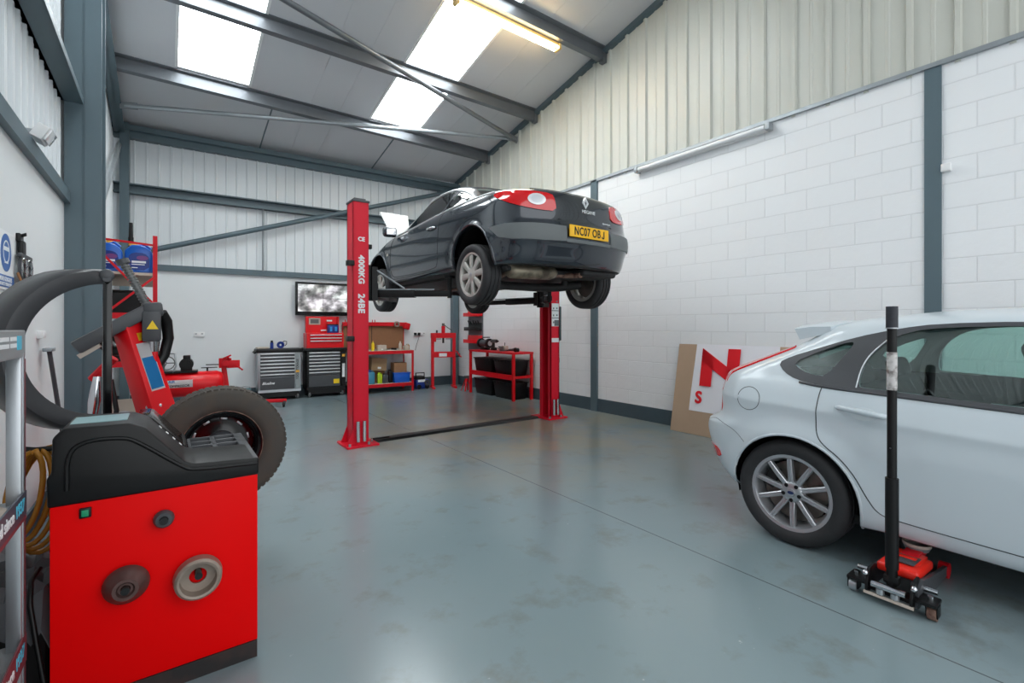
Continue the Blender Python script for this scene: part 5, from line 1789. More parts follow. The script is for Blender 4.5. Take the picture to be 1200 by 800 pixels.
j1 = jug('blue oil jug on the racking, nearer the red corner post')
j1.location = (-.24, 6.50, 1.90)
j2 = copy_tree(j1)
j2.location = (-.495, 6.49, 1.90)
j2['label'] = 'blue oil jug on the racking, beside the tall grey column'
for k, (x, y) in enumerate(((-.50, 6.74), (-.30, 6.78))):
    b = thing('oil_bottle', ['pale yellow bottle behind the jug nearest the grey column', 'pale yellow bottle behind the blue jug nearest the red post'][k], 'bottle', (x, y, 1.90), 0, 'pale bottles behind the oil jugs')
    MB().bx(-.06, .06, -.05, .05, 0, .30, .02, 3).build('body', M['beige'], b, 45)
    MB().cyl((0, 0, .30), (0, 0, .37), .04, .03, n=16).build('cap', M['orange_cap'], b)
g_ = thing('grease_gun', 'black grease gun standing upright behind the blue oil jugs', 'grease gun', (-.315, 6.62, 1.90))
MB().cyl((0, 0, 0), (0, 0, .40), .025, n=14).build('barrel', M['black'], g_)
MB().cyl((0, 0, .40), (0, 0, .56), .02, .016, n=12).build('nozzle', M['black_mt'], g_)
MB().bar((0, 0, .40), (.0, .08, .34), .014, .014).build('lever', M['black'], g_)
for k, (x0, x1, z, m, lab) in enumerate(((-.58, -.20, 1.46, 'black_mt', 'black parts bin on the middle shelf of the red racking'), (-.55, -.18, .95, 'black_mt', 'black parts bin on the lower shelf of the red racking'))):
    mb = MB().prism([(6.42, z), (6.42, z + .22), (6.9, z + .28), (6.9, z)], 'yz', x0, x1, .01)
    o = mb.build('parts_bin', M[m], None, 30)
    tag(o, lab, 'parts bin', 'black bins on the red racking')


# ------------------------------------------------------------------ along the back wall (own frame)
def bthing(name, label, cat, x, y, z=0., group=None, rz=0.):
    return thing(name, label, cat, bw(x, y, z), BA + rz, group)


# compressor: tank, pump, motor
cp = bthing('air_compressor', 'red air compressor tank with grey pump and black motor on top', 'air compressor', -5.12, -1.4)
mb = MB().lathe([(0, -.40), (.10, -.395), (.16, -.36), (.185, -.30), (.185, .36), (.16, .42), (.10, .455), (0, .46)], (0, 0, .47), (1, 0, 0), 36)
tk = mb.build('tank', M['red'], cp, 50, normals=True)
mb = MB()
for x in (-.24, .3):
    mb.bx(x - .03, x + .03, -.15, .15, .03, .32, .004)
mb.build('foot', M['red'], cp, 0)
for x in (-.24, .3):
    MB().cyl((x, -.16, .06), (x, -.11, .06), .06, n=20).build('wheel', M['black'], cp)
MB().bx(-.42, .12, -.13, .13, .65, .675).build('motor_plate', M['black'], cp)
mb = MB().cyl((-.02, -.10, .77), (-.02, .12, .77), .088, n=28).cyl((-.02, -.13, .77), (-.02, -.10, .77), .07, n=28).bx(-.06, .03, -.08, .08, .84, .90, .01).bx(-.09, .05, -.09, .09, .675, .71)
mb.build('motor', M['black'], cp)
mb = MB().bx(-.40, -.28, -.08, .08, .675, .82, .015)
for k in range(6):
    mb.bx(-.42, -.26, -.09, .09, .82 + .022 * k, .832 + .022 * k)
mb.bx(-.41, -.27, -.085, .085, .95, .975, .006)
mb.build('pump', M['pump'], cp, 30)
mb = MB().lathe([(.088, -.015), (.10, -.015), (.10, .015), (.088, .015)], (-.25, -.13, .80), (0, 1, 0), 28, closed=True)
for k in range(3):
    mb.bar((-.25, -.13, .80), (-.25 + .09 * math.cos(k * 2.1), -.13, .80 + .09 * math.sin(k * 2.1)), .014, .014)
mb.build('flywheel', M['pump'], cp, 40)
MB().tube([(-.28, 0, .93), (-.16, -.05, .93), (-.14, -.1, .75), (-.18, -.12, .66)], .012, 8).build('air_pipe', M['galv'], cp, 60)
mb = MB().cyl((.24, 0, .65), (.24, 0, .70), .012, n=8).cyl((.16, 0, .705), (.37, 0, .705), .007, n=8)
mb.build('valve', M['black'], cp)
lb = MB()
for i in range(9):
    pass
lbl = []
for i in range(8):
    a = R(165 + 4) + R(50) * i / 7 - R(0)
    lbl.append(a)
mb = MB()
col_a, col_b = [], []
for i in range(8):
    a = R(-8) + R(34) * i / 7
    y, z = -.1865 * math.cos(a), .47 + .1865 * math.sin(a)
    col_a.append(mb.bm.verts.new((-.27, y, z))); col_b.append(mb.bm.verts.new((.06, y, z)))
for i in range(7):
    mb.bm.faces.new((col_a[i], col_b[i], col_b[i + 1], col_a[i + 1]))
bmesh.ops.solidify(mb.bm, geom=mb.bm.faces[:], thickness=.001)
lb = mb.build('label', M['print_white'], tk, 40, normals=True)
text('AIR', .05, M['sign_blue'], lb, (-.19, -.1835, .531), (R(90 - 19), 0, 0), bold=.001)
text('COMPRESSOR', .045, M['print_black'], lb, (-.11, -.1885, .467), (R(90), 0, 0), sx=.95, bold=.001)

# engine stand
es = bthing('engine_stand', 'red engine stand with tilting head plate beside the compressor tank', 'engine stand', -4.62, -1.25)
MB().bar((.03, .0, .08), (-.05, 0, .74), .07, .07, .006).build('column', M['red_dk'], es)
mb = MB().bx(-.11, .06, -.05, .08, .68, .83, .01).cyl((-.02, -.12, .76), (-.02, .1, .76), .045, n=18)
mb.build('head', M['red_dk'], es, 35)
mb = MB().bx(.0, .17, -.09, -.06, .68, .80, .006)
mb.build('head_plate', M['red_dk'], es)
for q in (((.12, -.08, .72), (.21, -.1, .64)), ((.04, -.08, .80), (.0, -.1, .86)), ((-.05, -.06, .83), (.05, -.1, .88))):
    MB().bar(q[0], q[1], .03, .022, .004).build('mounting_arm', M['red_dk'], es)
MB().tube([(-.28, -.02, .74), (-.08, -.02, .735)], .008, 8).build('crank_handle', M['black'], es)
mb = MB().bar((.03, .25, .09), (.03, -.20, .09), .06, .06).bar((-.35, .2, .09), (.4, .2, .09), .06, .06)
mb.build('base_frame', M['red_dk'], es)
mb = MB().bar((.30, -.05, .125), (.84, -.06, .105), .07, .05, .006)
mb.build('front_leg', M['red_dk'], es)
MB().bar((.03, -.03, .10), (.34, -.05, .12), .05, .05).build('leg_joint', M['black'], es)
for x, y in ((.80, -.06), (-.33, .2), (.38, .2)):
    c = MB().cyl((x - .015, y - .02, .04), (x + .015, y - .02, .04), .04, n=16).build('caster', M['black'], es)
    MB().prism([(x - .03, .04), (x + .02, .04), (x + .03, .10), (x - .01, .10)], 'xz', y - .045, y + .01).build('caster_fork', M['grey_pl'], es)
bc = bthing('bucket', 'small pale blue tub on the floor left of the grey tool cabinet', 'tub', -4.33, -.40)
MB().lathe([(0, .0), (.085, 0), (.10, .22), (.104, .225), (.094, .225), (.08, .01), (0, .01)], (0, 0, 0), (0, 0, 1), 24, closed=False).build('body', P('pale_blue_tub', (150, 190, 196), .4), bc, 50)
MB().tube([(-.1, 0, .22), (-.07, -.06, .27), (0, -.085, .285), (.07, -.06, .27), (.1, 0, .22)], .005, 6).build('handle', M['galv'], bc)


def tool_cabinet(name, label, x, frame, front, extras):
    """roller cabinet 0.70 m wide; origin at the middle of its foot"""
    w = .35
    t = bthing(name, label, 'tool cabinet', x, -.29)
    MB().bx(-w, w, -.22, .22, .15, .86, .006).build('body', M[frame], t, 30)
    MB().bx(-w - .03, w + .03, -.24, .23, .86, .925, .018, 3).build('worktop', M['black'], t, 35)
    MB().tube([(-w - .03, -.2, .87), (-w - .05, -.2, .86), (-w - .05, .15, .86), (-w - .03, .15, .87)], .014, 8).build('push_handle', M['black'], t, 60)
    zt = .85
    hts = [.062] * 7
    for h in hts:
        d = MB().bx(-w + .035, w - .11, -.236, -.215, zt - h + .004, zt - .002, .002).build('drawer', M[front], t, 0)
        MB().bx(-w + .037, w - .112, -.248, -.232, zt - .022, zt - .003, .003).build('drawer_pull', M['trim_silver'], d)
        zt -= h
    d = MB().bx(-w + .035, w - .11, -.236, -.215, .20, zt - .004, .002).build('drawer', M[front], t, 0)
    MB().bx(-w + .0, w - .0, -.228, -.21, .15, .19).build('lower_rail', M[frame], t, 0)
    MB().bx(-w + .03, w - .03, -.2, .2, .06, .15).build('undertray', M['black'], t, 0)
    for sx in (-1, 1):
        for y in (-.16, .16):
            c = MB().lathe([(.0, -.018), (.05, -.018), (.055, -.012), (.055, .012), (.05, .018), (0, .018)], (sx * (w - .06), y, .056), (1, .25 * sx, 0), 24).build('caster', M['pump'], t, 50)
            MB().bx(sx * (w - .06) - .028, sx * (w - .06) + .028, y - .03, y + .03, .10, .15, .004).build('caster_plate', M['galv'], t)
            MB().cyl((sx * (w - .06) - .024, y, .056), (sx * (w - .06) + .024, y, .056), .022, n=14).build('caster_hub', M['print_white'], t)
    extras(t, w)
    return t


def ex1(t, w):
    mb = MB().bx(w - .095, w - .02, -.232, -.21, .2, .845)
    p = mb.build('side_strip', P('pale_grey_strip', (150, 158, 160), .4), t, 0)
    text('TOOL STORAGE', .05, M['print_black'], p, (w - .06, -.2335, .55), (R(90), R(-90), 0), bold=.001)
    MB().bx(w - .09, w - .03, -.2345, -.231, .49, .53).build('side_badge', M['orange_cap'], p, 0)
    d = [o for o in t.children if o.name.startswith('drawer')][-1]
    text('Blueline', .062, M['print_white'], d, (-w + .16, -.238, .315), (R(90), 0, 0), bold=.0016, shear=.35)


def ex2(t, w):
    MB().bx(w - .075, w - .01, -.232, -.21, .2, .85).build('side_strip', M['black'], t, 0)
    mb = MB().bx(w - .07, w - .02, -.2345, -.231, .36, .62)
    p = mb.build('side_label', M['print_white'], t, 0)
    MB().bx(w - .07, w - .02, -.2345, -.231, .75, .80).build('side_badge', M['orange_cap'], t, 0)
    MB().bx(w - .23, w - .125, -.239, -.235, .245, .33).build('yellow_label', M['yellow'], t, 0)


tool_cabinet('tool_cabinet', 'grey roller tool cabinet with black drawers and silver drawer pulls', -3.78, 'alu', 'grey_pl', ex1)
tool_cabinet('tool_cabinet', 'black roller tool cabinet with the red tool chest on top', -2.98, 'black', 'grey_pl', ex2)

# small things on the grey cabinet
o = bthing('spray_can', 'blue and black spray can standing on the grey tool cabinet', 'spray can', -3.895, -.35, .925)
MB().cyl((0, 0, 0), (0, 0, .11), .028, n=16).build('body', M['blue_lbl'], o)
MB().cyl((0, 0, .11), (0, 0, .15), .024, .018, n=16).build('cap', M['black'], o)
o = bthing('cable_reel', 'round grey-blue air gun and coiled lead on the grey tool cabinet', 'tool', -3.75, -.35, .925)
mb = MB().lathe([(.02, -.025), (.06, -.03), (.065, 0), (.06, .03), (.02, .025)], (0, 0, .068), (.3, 1, 0), 24, closed=True)
mb.build('drum', M['blue_lbl'], o, 40)
MB().tube([(.02, 0, .10), (.06, 0, .14), (.10, 0, .13), (.10, 0, .08), (.07, 0, .05)], .008, 8).build('lead', M['grey_pl'], o, 60)
o = MB().box((0, 0, .018), (.20, .12, .036), (0, 0, .2), .014, 3).build('folded_cloth', M['beige'], None, 50)
o.location = bw(-4.05, -.36, .925); o.rotation_euler = (0, 0, BA)
tag(o, 'pale folded cloth at the left end of the grey cabinet top', 'cloth')

# red tool chest with its raised lid
tch = bthing('tool_chest', 'small red tool chest with open lid standing on the black cabinet', 'tool chest', -2.99, -.28, .925)
w = .335
MB().bx(-w, w, -.18, .18, .0, .28, .004).build('body', M['red'], tch, 0)
for k, h in enumerate((.255, .195, .14)):
    d = MB().bx(-w + .06, w - .04, -.19, -.175, h - .05, h - .0).build('drawer', M['red_dk'], tch, 0)
    MB().bx(-w + .06, w - .04, -.2, -.188, h - .02, h - .004, .003).build('drawer_pull', M['trim_silver'], d)
mb = MB().bx(-w + .03, w - .03, .165, .185, .28, .60, .003).bx(-w + .03, -w + .045, .08, .18, .28, .60).bx(w - .045, w - .03, .08, .18, .28, .60)
mb.build('lid', M['red'], tch, 0)
MB().bx(-.24, -.03, .155, .166, .44, .57, .003).build('lid_plate', M['beige'], tch, 0)
MB().bx(-.21, -.06, .152, .157, .465, .545).build('lid_plate_print', M['pump'], tch, 0)
for x, z in ((.03, .33), (.14, .52)):
    MB().bx(x - .05, x + .05, .157, .166, z - .015, z + .015).build('lid_sticker', M['print_white'], tch, 0)
o = bthing('tool_case', 'blue box standing in the open lid of the red tool chest', 'box', -2.815, -.24, 1.205)
MB().bx(-.10, .10, -.055, .055, 0, .15, .008).build('body', M['blue_lbl'], o)
MB().bx(-.102, .102, -.057, .057, .15, .172, .006).build('lid', M['black'], o)
MB().bx(-.06, -.02, -.058, -.054, .03, .12).bx(.03, .07, -.058, -.054, .03, .12).build('label_panel', M['sticker_blue'], o, 0)

# monitor
tv = bthing('wall_monitor', 'black wall-mounted screen showing four security camera pictures', 'monitor', -2.97, -.10, 1.87)
MB().bx(-.50, .50, -.03, .04, -.325, .32, .008).build('casing', M['black_gl'], tv)
MB().bx(-.455, .455, -.034, -.028, -.25, .275).build('screen', M['screen'], tv, 0)
mb = MB().bx(-.003, .003, -.0355, -.033, -.25, .275).bx(-.0, .455, -.0355, -.033, .005, .011)
mb.build('picture_divider', M['black_gl'], tv, 0)
MB().bx(-.10, .10, .04, .105, -.1, .1).build('wall_bracket', M['black_mt'], tv)

# workbench with pegboard
wk = bthing('workbench', 'red workbench with brown pegboard back, beside the left lift post', 'workbench', -1.94, -.32)
w, dp = .63, .28
for sx in (-1, 1):
    for y in (-dp, dp):
        mb = MB().bx(sx * w - .02, sx * w + .02, y - .003, y + .003, 0, 1.40 if y > 0 else .84).bx(sx * w - (.0 if sx < 0 else -.017) , sx * w + (.02 if sx > 0 else .003), y - .02, y + .02, 0, .84)
        mb.build('leg', M['red_dk'], wk, 0)
for z in (.84, .18):
    s_ = MB().bx(-w, w, -dp, dp, z - .02, z).build('worktop' if z > .5 else 'lower_shelf', M['beige'], wk, 0)
    mb = MB().bx(-w - .02, w + .02, -dp - .012, -dp, z - .065, z + .0).bx(w, w + .02, -dp, dp, z - .065, z)
    mb.build('front_rail', M['red_dk'], wk, 0)
MB().bx(-w, w, dp - .012, dp, .86, 1.34).build('pegboard', M['pegboard'], wk, 0)
MB().bx(-w - .02, w + .06, dp - .07, dp + .0, 1.34, 1.42, .004).build('top_rail', M['red_dk'], wk, 0)
MB().bx(-.06, -.05, dp - .02, dp - .012, .87, 1.34).build('pegboard_joint', M['black'], wk, 0)
MB().box((w + .05, dp - .08, 1.34), (.14, .1, .14), (0, R(15), 0), .02).build('hose_reel', M['red_dk'], wk)
MB().lathe([(.03, -.03), (.06, -.03), (.06, .03), (.03, .03)], (w - .17, dp - .08, 1.38), (0, 1, 0), 20, closed=True).build('tape_roll', M['rust_grey'], wk)
for x in (-.05, .0, -.6, -.3):
    MB().cyl((x, dp - .05, 1.42), (x, dp - .05, 1.47), .008, n=8).build('peg', M['red_dk'], wk)
MB().bx(w - .23, w - .0, dp - .004, dp + .004, .2, .80).build('back_panel', P('pale_back_panel', (206, 210, 212), .6), wk, 0)


def small(name, label, cat, x, y, z, fn, group=None):
    t = bthing(name, label, cat, x, y, z, group)
    fn(t)
    return t


def f_box(s, m, flap=True, tilt=0.):
    def f(t):
        MB().box((0, 0, s[2] / 2), s, (0, tilt, 0), .004).build('body', M[m], t)
        if flap:
            MB().box((0, -s[1] / 2 - .002, s[2] * .22), (s[0] * .22, .003, s[2] * .16), (0, tilt, 0)).build('label_panel', M['print_white'], t)
        MB().box((0, 0, s[2] + .001), (s[0] * .16, s[1], .003), (0, tilt, 0)).build('tape', M['beige'], t)
    return f


def f_bottle(r, h, m, cap):
    def f(t):
        MB().lathe([(0, 0), (r * .95, 0), (r, .01), (r, h * .62), (r * .8, h * .75), (r * .4, h * .84), (r * .4, h * .9), (0, h * .9)], (0, 0, 0), (0, 0, 1), 20).build('body', M[m], t, 50)
        MB().cyl((0, 0, h * .88), (0, 0, h), r * .45, n=14).build('cap', M[cap], t)
    return f


def f_can(sx, sy, h, m, cap):
    def f(t):
        MB().bx(-sx, sx, -sy, sy, 0, h * .85, .012).build('body', M[m], t, 45)
        MB().cyl((-sx * .4, 0, h * .83), (-sx * .4, 0, h), .022, n=12).build('cap', M[cap], t)
        MB().tube([(sx * .0, 0, h * .84), (sx * .3, 0, h * .97), (sx * .8, 0, h * .84)], .01, 8).build('handle', M[m], t, 60)
    return f


sz = .18
small('plastic_bottle', 'light blue screenwash bottle at left end of the workbench shelf', 'bottle', -2.135, -.46, sz, f_can(.07, .05, .28, 'bottle_blue', 'blue'), 'bottles on the workbench shelf')
small('plastic_bottle', 'lime green bottle on the workbench shelf under the tilted carton', 'bottle', -1.955, -.46, sz, f_can(.045, .045, .22, 'lime', 'lime'), 'bottles on the workbench shelf')
small('plastic_bottle', 'dark grey bottle right of the lime bottle on the workbench shelf', 'bottle', -1.84, -.45, sz, f_can(.055, .05, .20, 'grey_pl', 'black'), 'bottles on the workbench shelf')
small('plastic_bottle', 'tall black bottle left of the blue crate on the workbench shelf', 'bottle', -1.73, -.44, sz, f_can(.04, .05, .27, 'black', 'black'), 'bottles on the workbench shelf')
o = small('storage_crate', 'bright blue plastic crate on the lower shelf of the workbench', 'crate', -1.51, -.40, sz, lambda t: None)
mb = MB().prism([(-.155, 0), (.155, 0), (.175, .195), (-.175, .195)], 'xz', -.15, .15, .008)
mb.build('body', M['blue'], o)
MB().bx(-.182, .182, -.157, .157, .18, .2, .004).build('rim', M['blue'], o)
small('cardboard_box', 'printed brown carton stacked in the blue crate on the shelf', 'carton', -1.52, -.36, sz + .2, f_box((.27, .22, .20), 'card_print', False))
small('cardboard_box', 'dark brown carton standing behind the bottles on workbench shelf', 'carton', -1.99, -.17, sz, f_box((.4, .22, .26), 'card_print', False))
small('cardboard_box', 'plain brown carton tilted on top of the bottles, workbench shelf', 'carton', -1.95, -.28, sz + .255, f_box((.31, .3, .25), 'card', True, R(5)))
zt = .84
small('spray_bottle', 'yellow squeeze bottle on the left of the red workbench top', 'bottle', -2.06, -.36, zt, f_bottle(.03, .2, 'yellow', 'orange_cap'))
small('carton', 'small white carton in the middle of the workbench top', 'carton', -1.88, -.34, zt, f_box((.18, .12, .11), 'beige', True))
small('cleaner_bottle', 'pale bottle standing near the right end of workbench top', 'bottle', -1.48, -.34, zt, f_bottle(.035, .18, 'beige', 'beige'))
small('paint_tin', 'small beige tin at the right end of the workbench top', 'tin', -1.37, -.38, zt, f_can(.05, .05, .10, 'beige', 'beige'))
small('paint_tin', 'small grey-brown tin behind the beige tin on the workbench', 'tin', -1.295, -.28, zt, f_can(.03, .05, .12, 'card', 'beige'))
small('hand_tool', 'black hand tool lying near the middle of the workbench top', 'tool', -1.60, -.30, zt, lambda t: [MB().bar((-.06, 0, .03), (.05, 0, .02), .05, .04, .01).build('tool_body', M['black'], t), MB().tube([(.05, 0, .02), (.12, 0, .02)], .008).build('tool_shaft', M['galv'], t)])

# sockets on the back wall
for x, z, lab in ((-5.0, 1.19, 'white double socket plate alone on the left of the back wall'), (-.985, 1.165, 'white double socket with black plugs right of the pegboard'), (-.87, 1.17, 'small grey switch plate right of the plugged-in double socket')):
    s_ = bthing('wall_socket', lab, 'socket', x, 0, z)
    wd = .085 if x > -4 else .08
    MB().bx(-wd, wd, -.02, .002, -.042, .042, .004).build('plate', M['white'] if x > -.95 or x < -4 else M['print_white'], s_)
    MB().bx(-wd + .02, -wd + .05, -.024, -.018, .0, .02).bx(wd - .05, wd - .02, -.024, -.018, .0, .02).build('switch_rocker', M['galv'], s_, 0)
    if -1.1 < x < -.9:
        for dx in (-.045, .045):
            p_ = MB().bx(dx - .028, dx + .028, -.06, -.018, -.03, .03, .008).build('plug', M['black'], s_)
        MB().tube([(.045, -.05, -.03), (.02, -.05, -.12), (-.02, -.04, -.25), (-.04, -.03, -.36)], .005, 6).build('flex', M['black'], s_, 60)

# blue machine on the floor and the press in the corner
pw = bthing('pressure_washer', 'small blue and black pressure washer on the floor beside the workbench', 'pressure washer', -1.03, -.30)
MB().bx(-.14, .16, -.15, .15, 0, .20, .03, 3).build('body', M['blue_lbl'], pw, 50)
MB().bx(-.12, .08, -.12, .12, .18, .27, .03, 3).build('motor_cover', M['black'], pw, 50)
MB().tube([(-.13, -.1, .12), (-.13, -.1, .34), (.06, -.1, .34), (.06, -.1, .22)], .013, 8).build('handle', M['black'], pw, 60)
MB().bx(-.10, .06, -.156, -.148, .15, .20).build('label_panel', M['print_white'], pw, 0)
MB().lathe([(.02, 0), (.06, 0), (.06, .04), (.02, .04)], (.10, -.15, .13), (0, -1, 0), 24, closed=True).build('dial', M['grey_pl'], pw)
for x in (-.08, .10):
    MB().cyl((x, -.17, .05), (x, -.14, .05), .05, n=20).build('wheel', M['black'], pw)
hp = bthing('hydraulic_press', 'red hydraulic shop press with a ram, standing in the back corner', 'press', -.56, -.48, 0, None, R(-14))
for sx in (-1, 1):
    mb = MB().bx(sx * .235 - .03, sx * .235 + .03, -.04, .04, .03, 1.18, .003)
    mb.build('upright', M['red_dk'], hp, 0)
    MB().bx(sx * .235 - .03, sx * .235 + .03, -.20, .20, 0, .04, .004).build('foot', M['red_dk'], hp, 0)
for y in (-.035, .035):
    MB().bx(-.27, .27, y - .012, y + .012, 1.08, 1.19, .003).build('crosshead', M['red_dk'], hp, 0)
    MB().bx(-.25, .25, y - .012, y + .012, .66, .78, .003).build('press_bed', M['red_dk'], hp, 0)
MB().bx(-.10, .07, -.05, -.046, .68, .75).build('bed_label', M['print_white'], hp, 0)
MB().cyl((0, 0, 1.10), (0, 0, 1.34), .04, n=18).build('ram_cylinder', M['red_dk'], hp)
MB().cyl((0, 0, 1.34), (0, 0, 1.40), .03, n=14).build('ram_cap', M['pump'], hp)
MB().cyl((0, 0, 1.10), (0, 0, .97), .022, n=14).build('ram', M['black'], hp)
for sx in (-1, 1):
    MB().tube([(sx * .05, 0, 1.06), (sx * .20, 0, 1.06)], .01, 6).build('spring', M['galv'], hp)
MB().bx(-.26, -.17, -.09, -.04, 1.0, 1.16, .008).build('pump_body', M['red_dk'], hp)
MB().cyl((-.14, 0, 1.19), (-.14, 0, 1.25), .02, n=10).build('gauge_stub', M['grey_pl'], hp)
MB().tube([(.03, 0, 1.36), (.10, -.02, 1.30), (.18, -.03, 1.25)], .008, 8).build('hydraulic_hose', M['black'], hp, 60)
MB().tube([(.28, -.04, .80), (.34, -.08, .70), (.38, -.1, .66)], .015, 8).build('pump_lever', M['red_dk'], hp)
MB().cyl((.26, -.04, .70), (.36, -.04, .70), .04, n=14).build('winch_drum', M['grey_pl'], hp)

# ------------------------------------------------------------------ bench with black tubs along the right wall
rb = thing('workbench', 'low red steel bench with black tubs under it by the blockwork', 'workbench', (5.14, 7.42, 0))
bx0, bx1, by0, by1 = 4.955, 5.36, 6.70, 8.16
for x in (bx0, bx1):
    for y in (by0, by1):
        MB().bx(x - .022, x + .022, y - .022, y + .022, 0, .85).build('leg', M['red'], rb, 0, world=True)
MB().bx(bx0 - .025, bx1 + .03, by0 - .025, by1 + .025, .83, .865, .003).build('worktop', M['red_dk'], rb, 0, world=True)
for z in (.42,):
    mb = MB().bx(bx0 - .012, bx0 + .012, by0, by1, z - .05, z + .04).bx(bx1 - .012, bx1 + .012, by0, by1, z - .03, z + .02)
    mb.bx(bx0, bx1, by0 - .012, by0 + .012, z - .02, z + .02).bx(bx0, bx1, by1 - .012, by1 + .012, z - .02, z + .02)
    mb.build('middle_rail', M['red'], rb, 0, world=True)
    MB().bx(bx0, bx1, by0, by1, z - .03, z - .018).build('middle_shelf', M['red_dk'], rb, 0, world=True)


def tub(label):
    t = thing('storage_tub', label, 'storage tub', (0, 0, 0), 0, 'black tubs under the red bench')
    mb = MB()
    lo = [(-.15, -.27), (.15, -.27), (.15, .27), (-.15, .27)]
    hi_ = [(-.18, -.31), (.18, -.31), (.18, .31), (-.18, .31)]
    a = [mb.bm.verts.new((x, y, 0)) for x, y in lo]; b = [mb.bm.verts.new((x, y, .30)) for x, y in hi_]
    for i in range(4):
        mb.bm.faces.new((a[i], a[(i + 1) % 4], b[(i + 1) % 4], b[i]))
    mb.bm.faces.new(a[::-1]); mb.bm.faces.new(b)
    bmesh.ops.bevel(mb.bm, geom=[e_ for e_ in mb.bm.edges], offset=.015, segments=2, affect='EDGES', profile=.5)
    mb.build('body', M['black'], t, 40)
    mb = MB().bx(-.19, .19, -.32, .32, .295, .315, .006)
    for k in range(6):
        mb.bx(-.192, -.186, -.29 + .1 * k, -.24 + .1 * k, .27, .31)
    mb.build('lid', M['black'], t, 30)
    return t


tb = tub('black lidded tub on the bench middle shelf, nearer the lift post')
tb.location = (5.16, 7.06, .402)
for (y, z, lab) in ((7.76, .402, 'black lidded tub on the bench middle shelf, nearer the back corner'), (7.08, .0, 'black lidded tub on the floor under bench, nearer the lift post'), (7.76, .0, 'black lidded tub on the floor under bench, nearer the back corner')):
    c = copy_tree(tb)
    c.location = (5.16, y, z)
    c['label'] = lab
zt = .866
t = thing('bench_grinder', 'black bench grinder at the far end of the red steel bench', 'bench grinder', (5.15, 7.92, zt))
MB().bx(-.07, .07, -.08, .08, 0, .05, .008).build('base', M['black'], t)
MB().cyl((0, -.12, .13), (0, .12, .13), .07, n=22).build('motor', M['grey_pl'], t)
for s in (-1, 1):
    o = MB().cyl((0, s * .15 - .022, .13), (0, s * .15 + .022, .13), .095, n=26).build('wheel_guard', M['black'], t)
    MB().cyl((0, s * .174, .13), (0, s * .178, .13), .05, n=20).build('guard_hub', M['alu'], o)
MB().bx(-.16, -.02, -.21, -.13, .24, .26, .004).build('eye_shield', M['black'], t)
t = thing('cordless_drill', 'black cordless drill standing beside the bench grinder on red bench', 'drill', (5.14, 7.60, zt))
MB().bx(-.04, .04, -.06, .06, 0, .06, .01).build('battery', M['black'], t)
MB().bar((0, 0, .05), (0, .01, .15), .05, .04, .01).build('grip', M['black'], t)
MB().cyl((.0, -.10, .18), (0, .07, .18), .034, n=18).build('body', M['grey_pl'], t)
MB().cyl((.0, -.16, .18), (0, -.10, .18), .012, .026, n=14).build('chuck', M['black'], t)
t = thing('bench_vice', 'small worn metal vice fixed on the middle of the red bench', 'vice', (5.12, 7.22, zt))
MB().bx(-.07, .07, -.06, .06, 0, .03, .005).build('base', M['pump'], t)
MB().bx(-.02, .06, -.055, .055, .03, .10, .006).build('rear_jaw', M['beige'], t)
MB().bx(-.10, -.05, -.055, .055, .03, .095, .006).build('front_jaw', M['pump'], t)
MB().cyl((-.15, 0, .06), (.0, 0, .06), .012, n=12).build('screw', M['chrome'], t)
MB().cyl((-.14, -.06, .05), (-.14, .06, .07), .006, n=8).build('tommy_bar', M['chrome'], t)
MB().cyl((.03, .02, .10), (.03, .02, .16), .008, n=8).build('pin', M['grey_pl'], t)
t = thing('power_tool', 'dark power tool lying at the near end of the red bench', 'power tool', (5.12, 6.90, zt))
MB().tube([(0, .16, .03), (0, .05, .035), (0, -.04, .045), (0, -.10, .04)], .03, 10, radii=[.02, .024, .038, .03]).build('body', M['grey_pl'], t, 50)
MB().cyl((-.05, -.09, .035), (.02, -.09, .035), .04, n=18).build('head', M['black'], t)
MB().tube([(0, .16, .03), (.02, .26, .012), (-.03, .36, .01)], .007, 6).build('flex', M['black'], t, 60)
t = thing('jack_stand', 'small red axle stand on the floor at the far bench end', 'axle stand', (4.98, 8.36, 0))
mb = MB()
for a in range(4):
    c, s = math.cos(a * PI / 2 + PI / 4), math.sin(a * PI / 2 + PI / 4)
    mb.bar((c * .11, s * .11, 0.01), (c * .03, s * .03, .24), .03, .012)
mb.build('stand_leg', M['red_dk'], t)
MB().cyl((0, 0, .15), (0, 0, .30), .022, n=14).build('post', M['pump'], t)
MB().bx(-.05, .05, -.025, .025, .29, .32, .006).build('saddle', M['pump'], t)
MB().bx(-.03, .03, -.03, .03, .20, .26, .005).build('collar', M['red_dk'], t)

# wall rack of bins in the corner
wr = thing('wall_bin_rack', 'dark wall panel with red and black shelf bins above the bench', 'wall rack', (XR, 8.74, 0))
MB().bx(-.025, .0, -.29, .29, .80, 1.72, .004).build('panel', P('dark_grey_panel', (98, 100, 106), .55), wr, 0)
for z, m, a, b in ((1.60, 'red', -.29, .29), (1.29, 'black', -.27, .26), (1.02, 'red', -.29, .29)):
    mb = MB().prism([(-.02, z - .05), (-.02, z + .12), (-.03, z + .12), (-.05, z + .0), (-.16, z + .03), (-.16, z - .05)], 'xz', a, b, .004)
    mb.build('bin', M[m], wr, 30)
for k, y in enumerate((-.2, -.1, 0, .12, .2)):
    MB().cyl((-.05, y, 1.38), (-.09, y, 1.46 - .01 * (k % 2)), .012, n=8).build('hook', M['black'], wr)

# ------------------------------------------------------------------ boards leaning on the blockwork
hb = MB()
tilt = math.atan2(.20, 1.10)


def lean(mb, y0, y1, s0, s1, d0, d1, bev=0):
    """panel leaning on the right wall: s runs up the board, d is the distance in front of its face"""
    mb.bx(-d1, -d0, y0, y1, s0, s1, bev)
    return mb


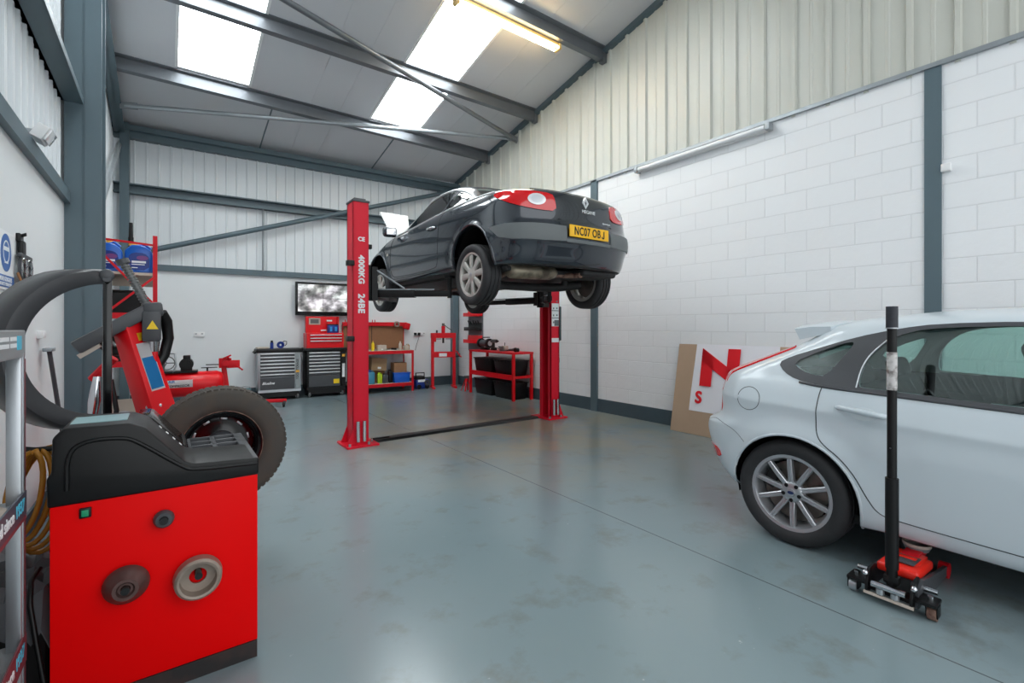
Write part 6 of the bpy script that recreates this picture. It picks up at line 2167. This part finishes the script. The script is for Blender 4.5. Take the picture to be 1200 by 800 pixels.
LB = Matrix.Translation((5.215, 0, .002)) @ Matrix.Rotation(tilt, 4, 'Y')
o = lean(hb, 2.30, 3.66, .0, 1.115, 0, .008).build('hardboard_sheet', M['hardboard'], None, 0)
o.matrix_world = LB
tag(o, 'tan hardboard sheet leaning against the blockwork behind the white hatchback', 'board')
bn = thing('banner', 'white vinyl banner with big red letters hung over the leaning hardboard', 'banner', (0, 0, 0))
bn.matrix_world = LB
mb = MB()
n = 40
ra = []
for i in range(n + 1):
    t_ = i / n
    y = 3.405 - 1.0 * t_
    d = .012 + .006 * math.sin(t_ * 60) * max(0, 1 - t_ * 6) + .003 * math.sin(t_ * 19)
    ra.append([(-d - .004 * math.sin(k * 1.3) * max(0, 1 - t_ * 5), y + (.0 if t_ > .5 else .02 * (1 - k / 4)), .285 + (1.118 - .285) * k / 4) for k in range(5)])
mb.grid(ra, (.003, 0, 0))
sh = mb.build('sheet', M['banner'], bn, 40)
N0, N1, zb_, zt_ = 3.31, 2.83, .60, 1.07
mb = MB()
for poly in ([(N0, zb_), (N0 - .15, zb_), (N0 - .15, zt_ - .12), (N0, zt_)], [(N1 + .15, zb_), (N1, zb_), (N1, zt_), (N1 + .15, zt_)], [(N0, zt_), (N0, zt_ - .16), (N1, zb_), (N1, zb_ + .16)]):
    mb.prism(poly, 'yz', -.026, -.022)
mb.build('letter', M['banner_red'], sh, 0)
text('S', .20, M['banner_red'], sh, (-.0245, 3.305, .45), (R(90), 0, R(-90)), 'lettering', .95, .001, .008)
o = MB().bx(XR - .05, XR + .002, 1.02, 1.085, 2.66, 2.73, .008).build('junction_box', M['white'], None)
tag(o, 'small white junction box beside the grey post on the blockwork', 'box')
# ------------------------------------------------------------------ light, camera
w = bpy.data.worlds.new('daylight')
bpy.context.scene.world = w
w.use_nodes = True
bg = w.node_tree.nodes['Background']
bg.inputs['Color'].default_value = (.93, .97, 1, 1)
bg.inputs['Strength'].default_value = .92

cam = bpy.data.cameras.new('camera')
co = bpy.data.objects.new('camera', cam)
COL.objects.link(co)
co.location = (0, 0, 1.32)
co.rotation_euler = (R(90), 0, -R(36.3))
cam.sensor_width = 36
cam.lens = 551 / 1200 * 36
cam.shift_y = -(400 - 383) / 1200
cam.clip_start = .02
sc = bpy.context.scene
sc.camera = co
vs = sc.view_settings
vs.view_transform = 'Standard'
vs.look = 'None'
vs.gamma = 1
vs.use_curve_mapping = False
vs.exposure = 1.15
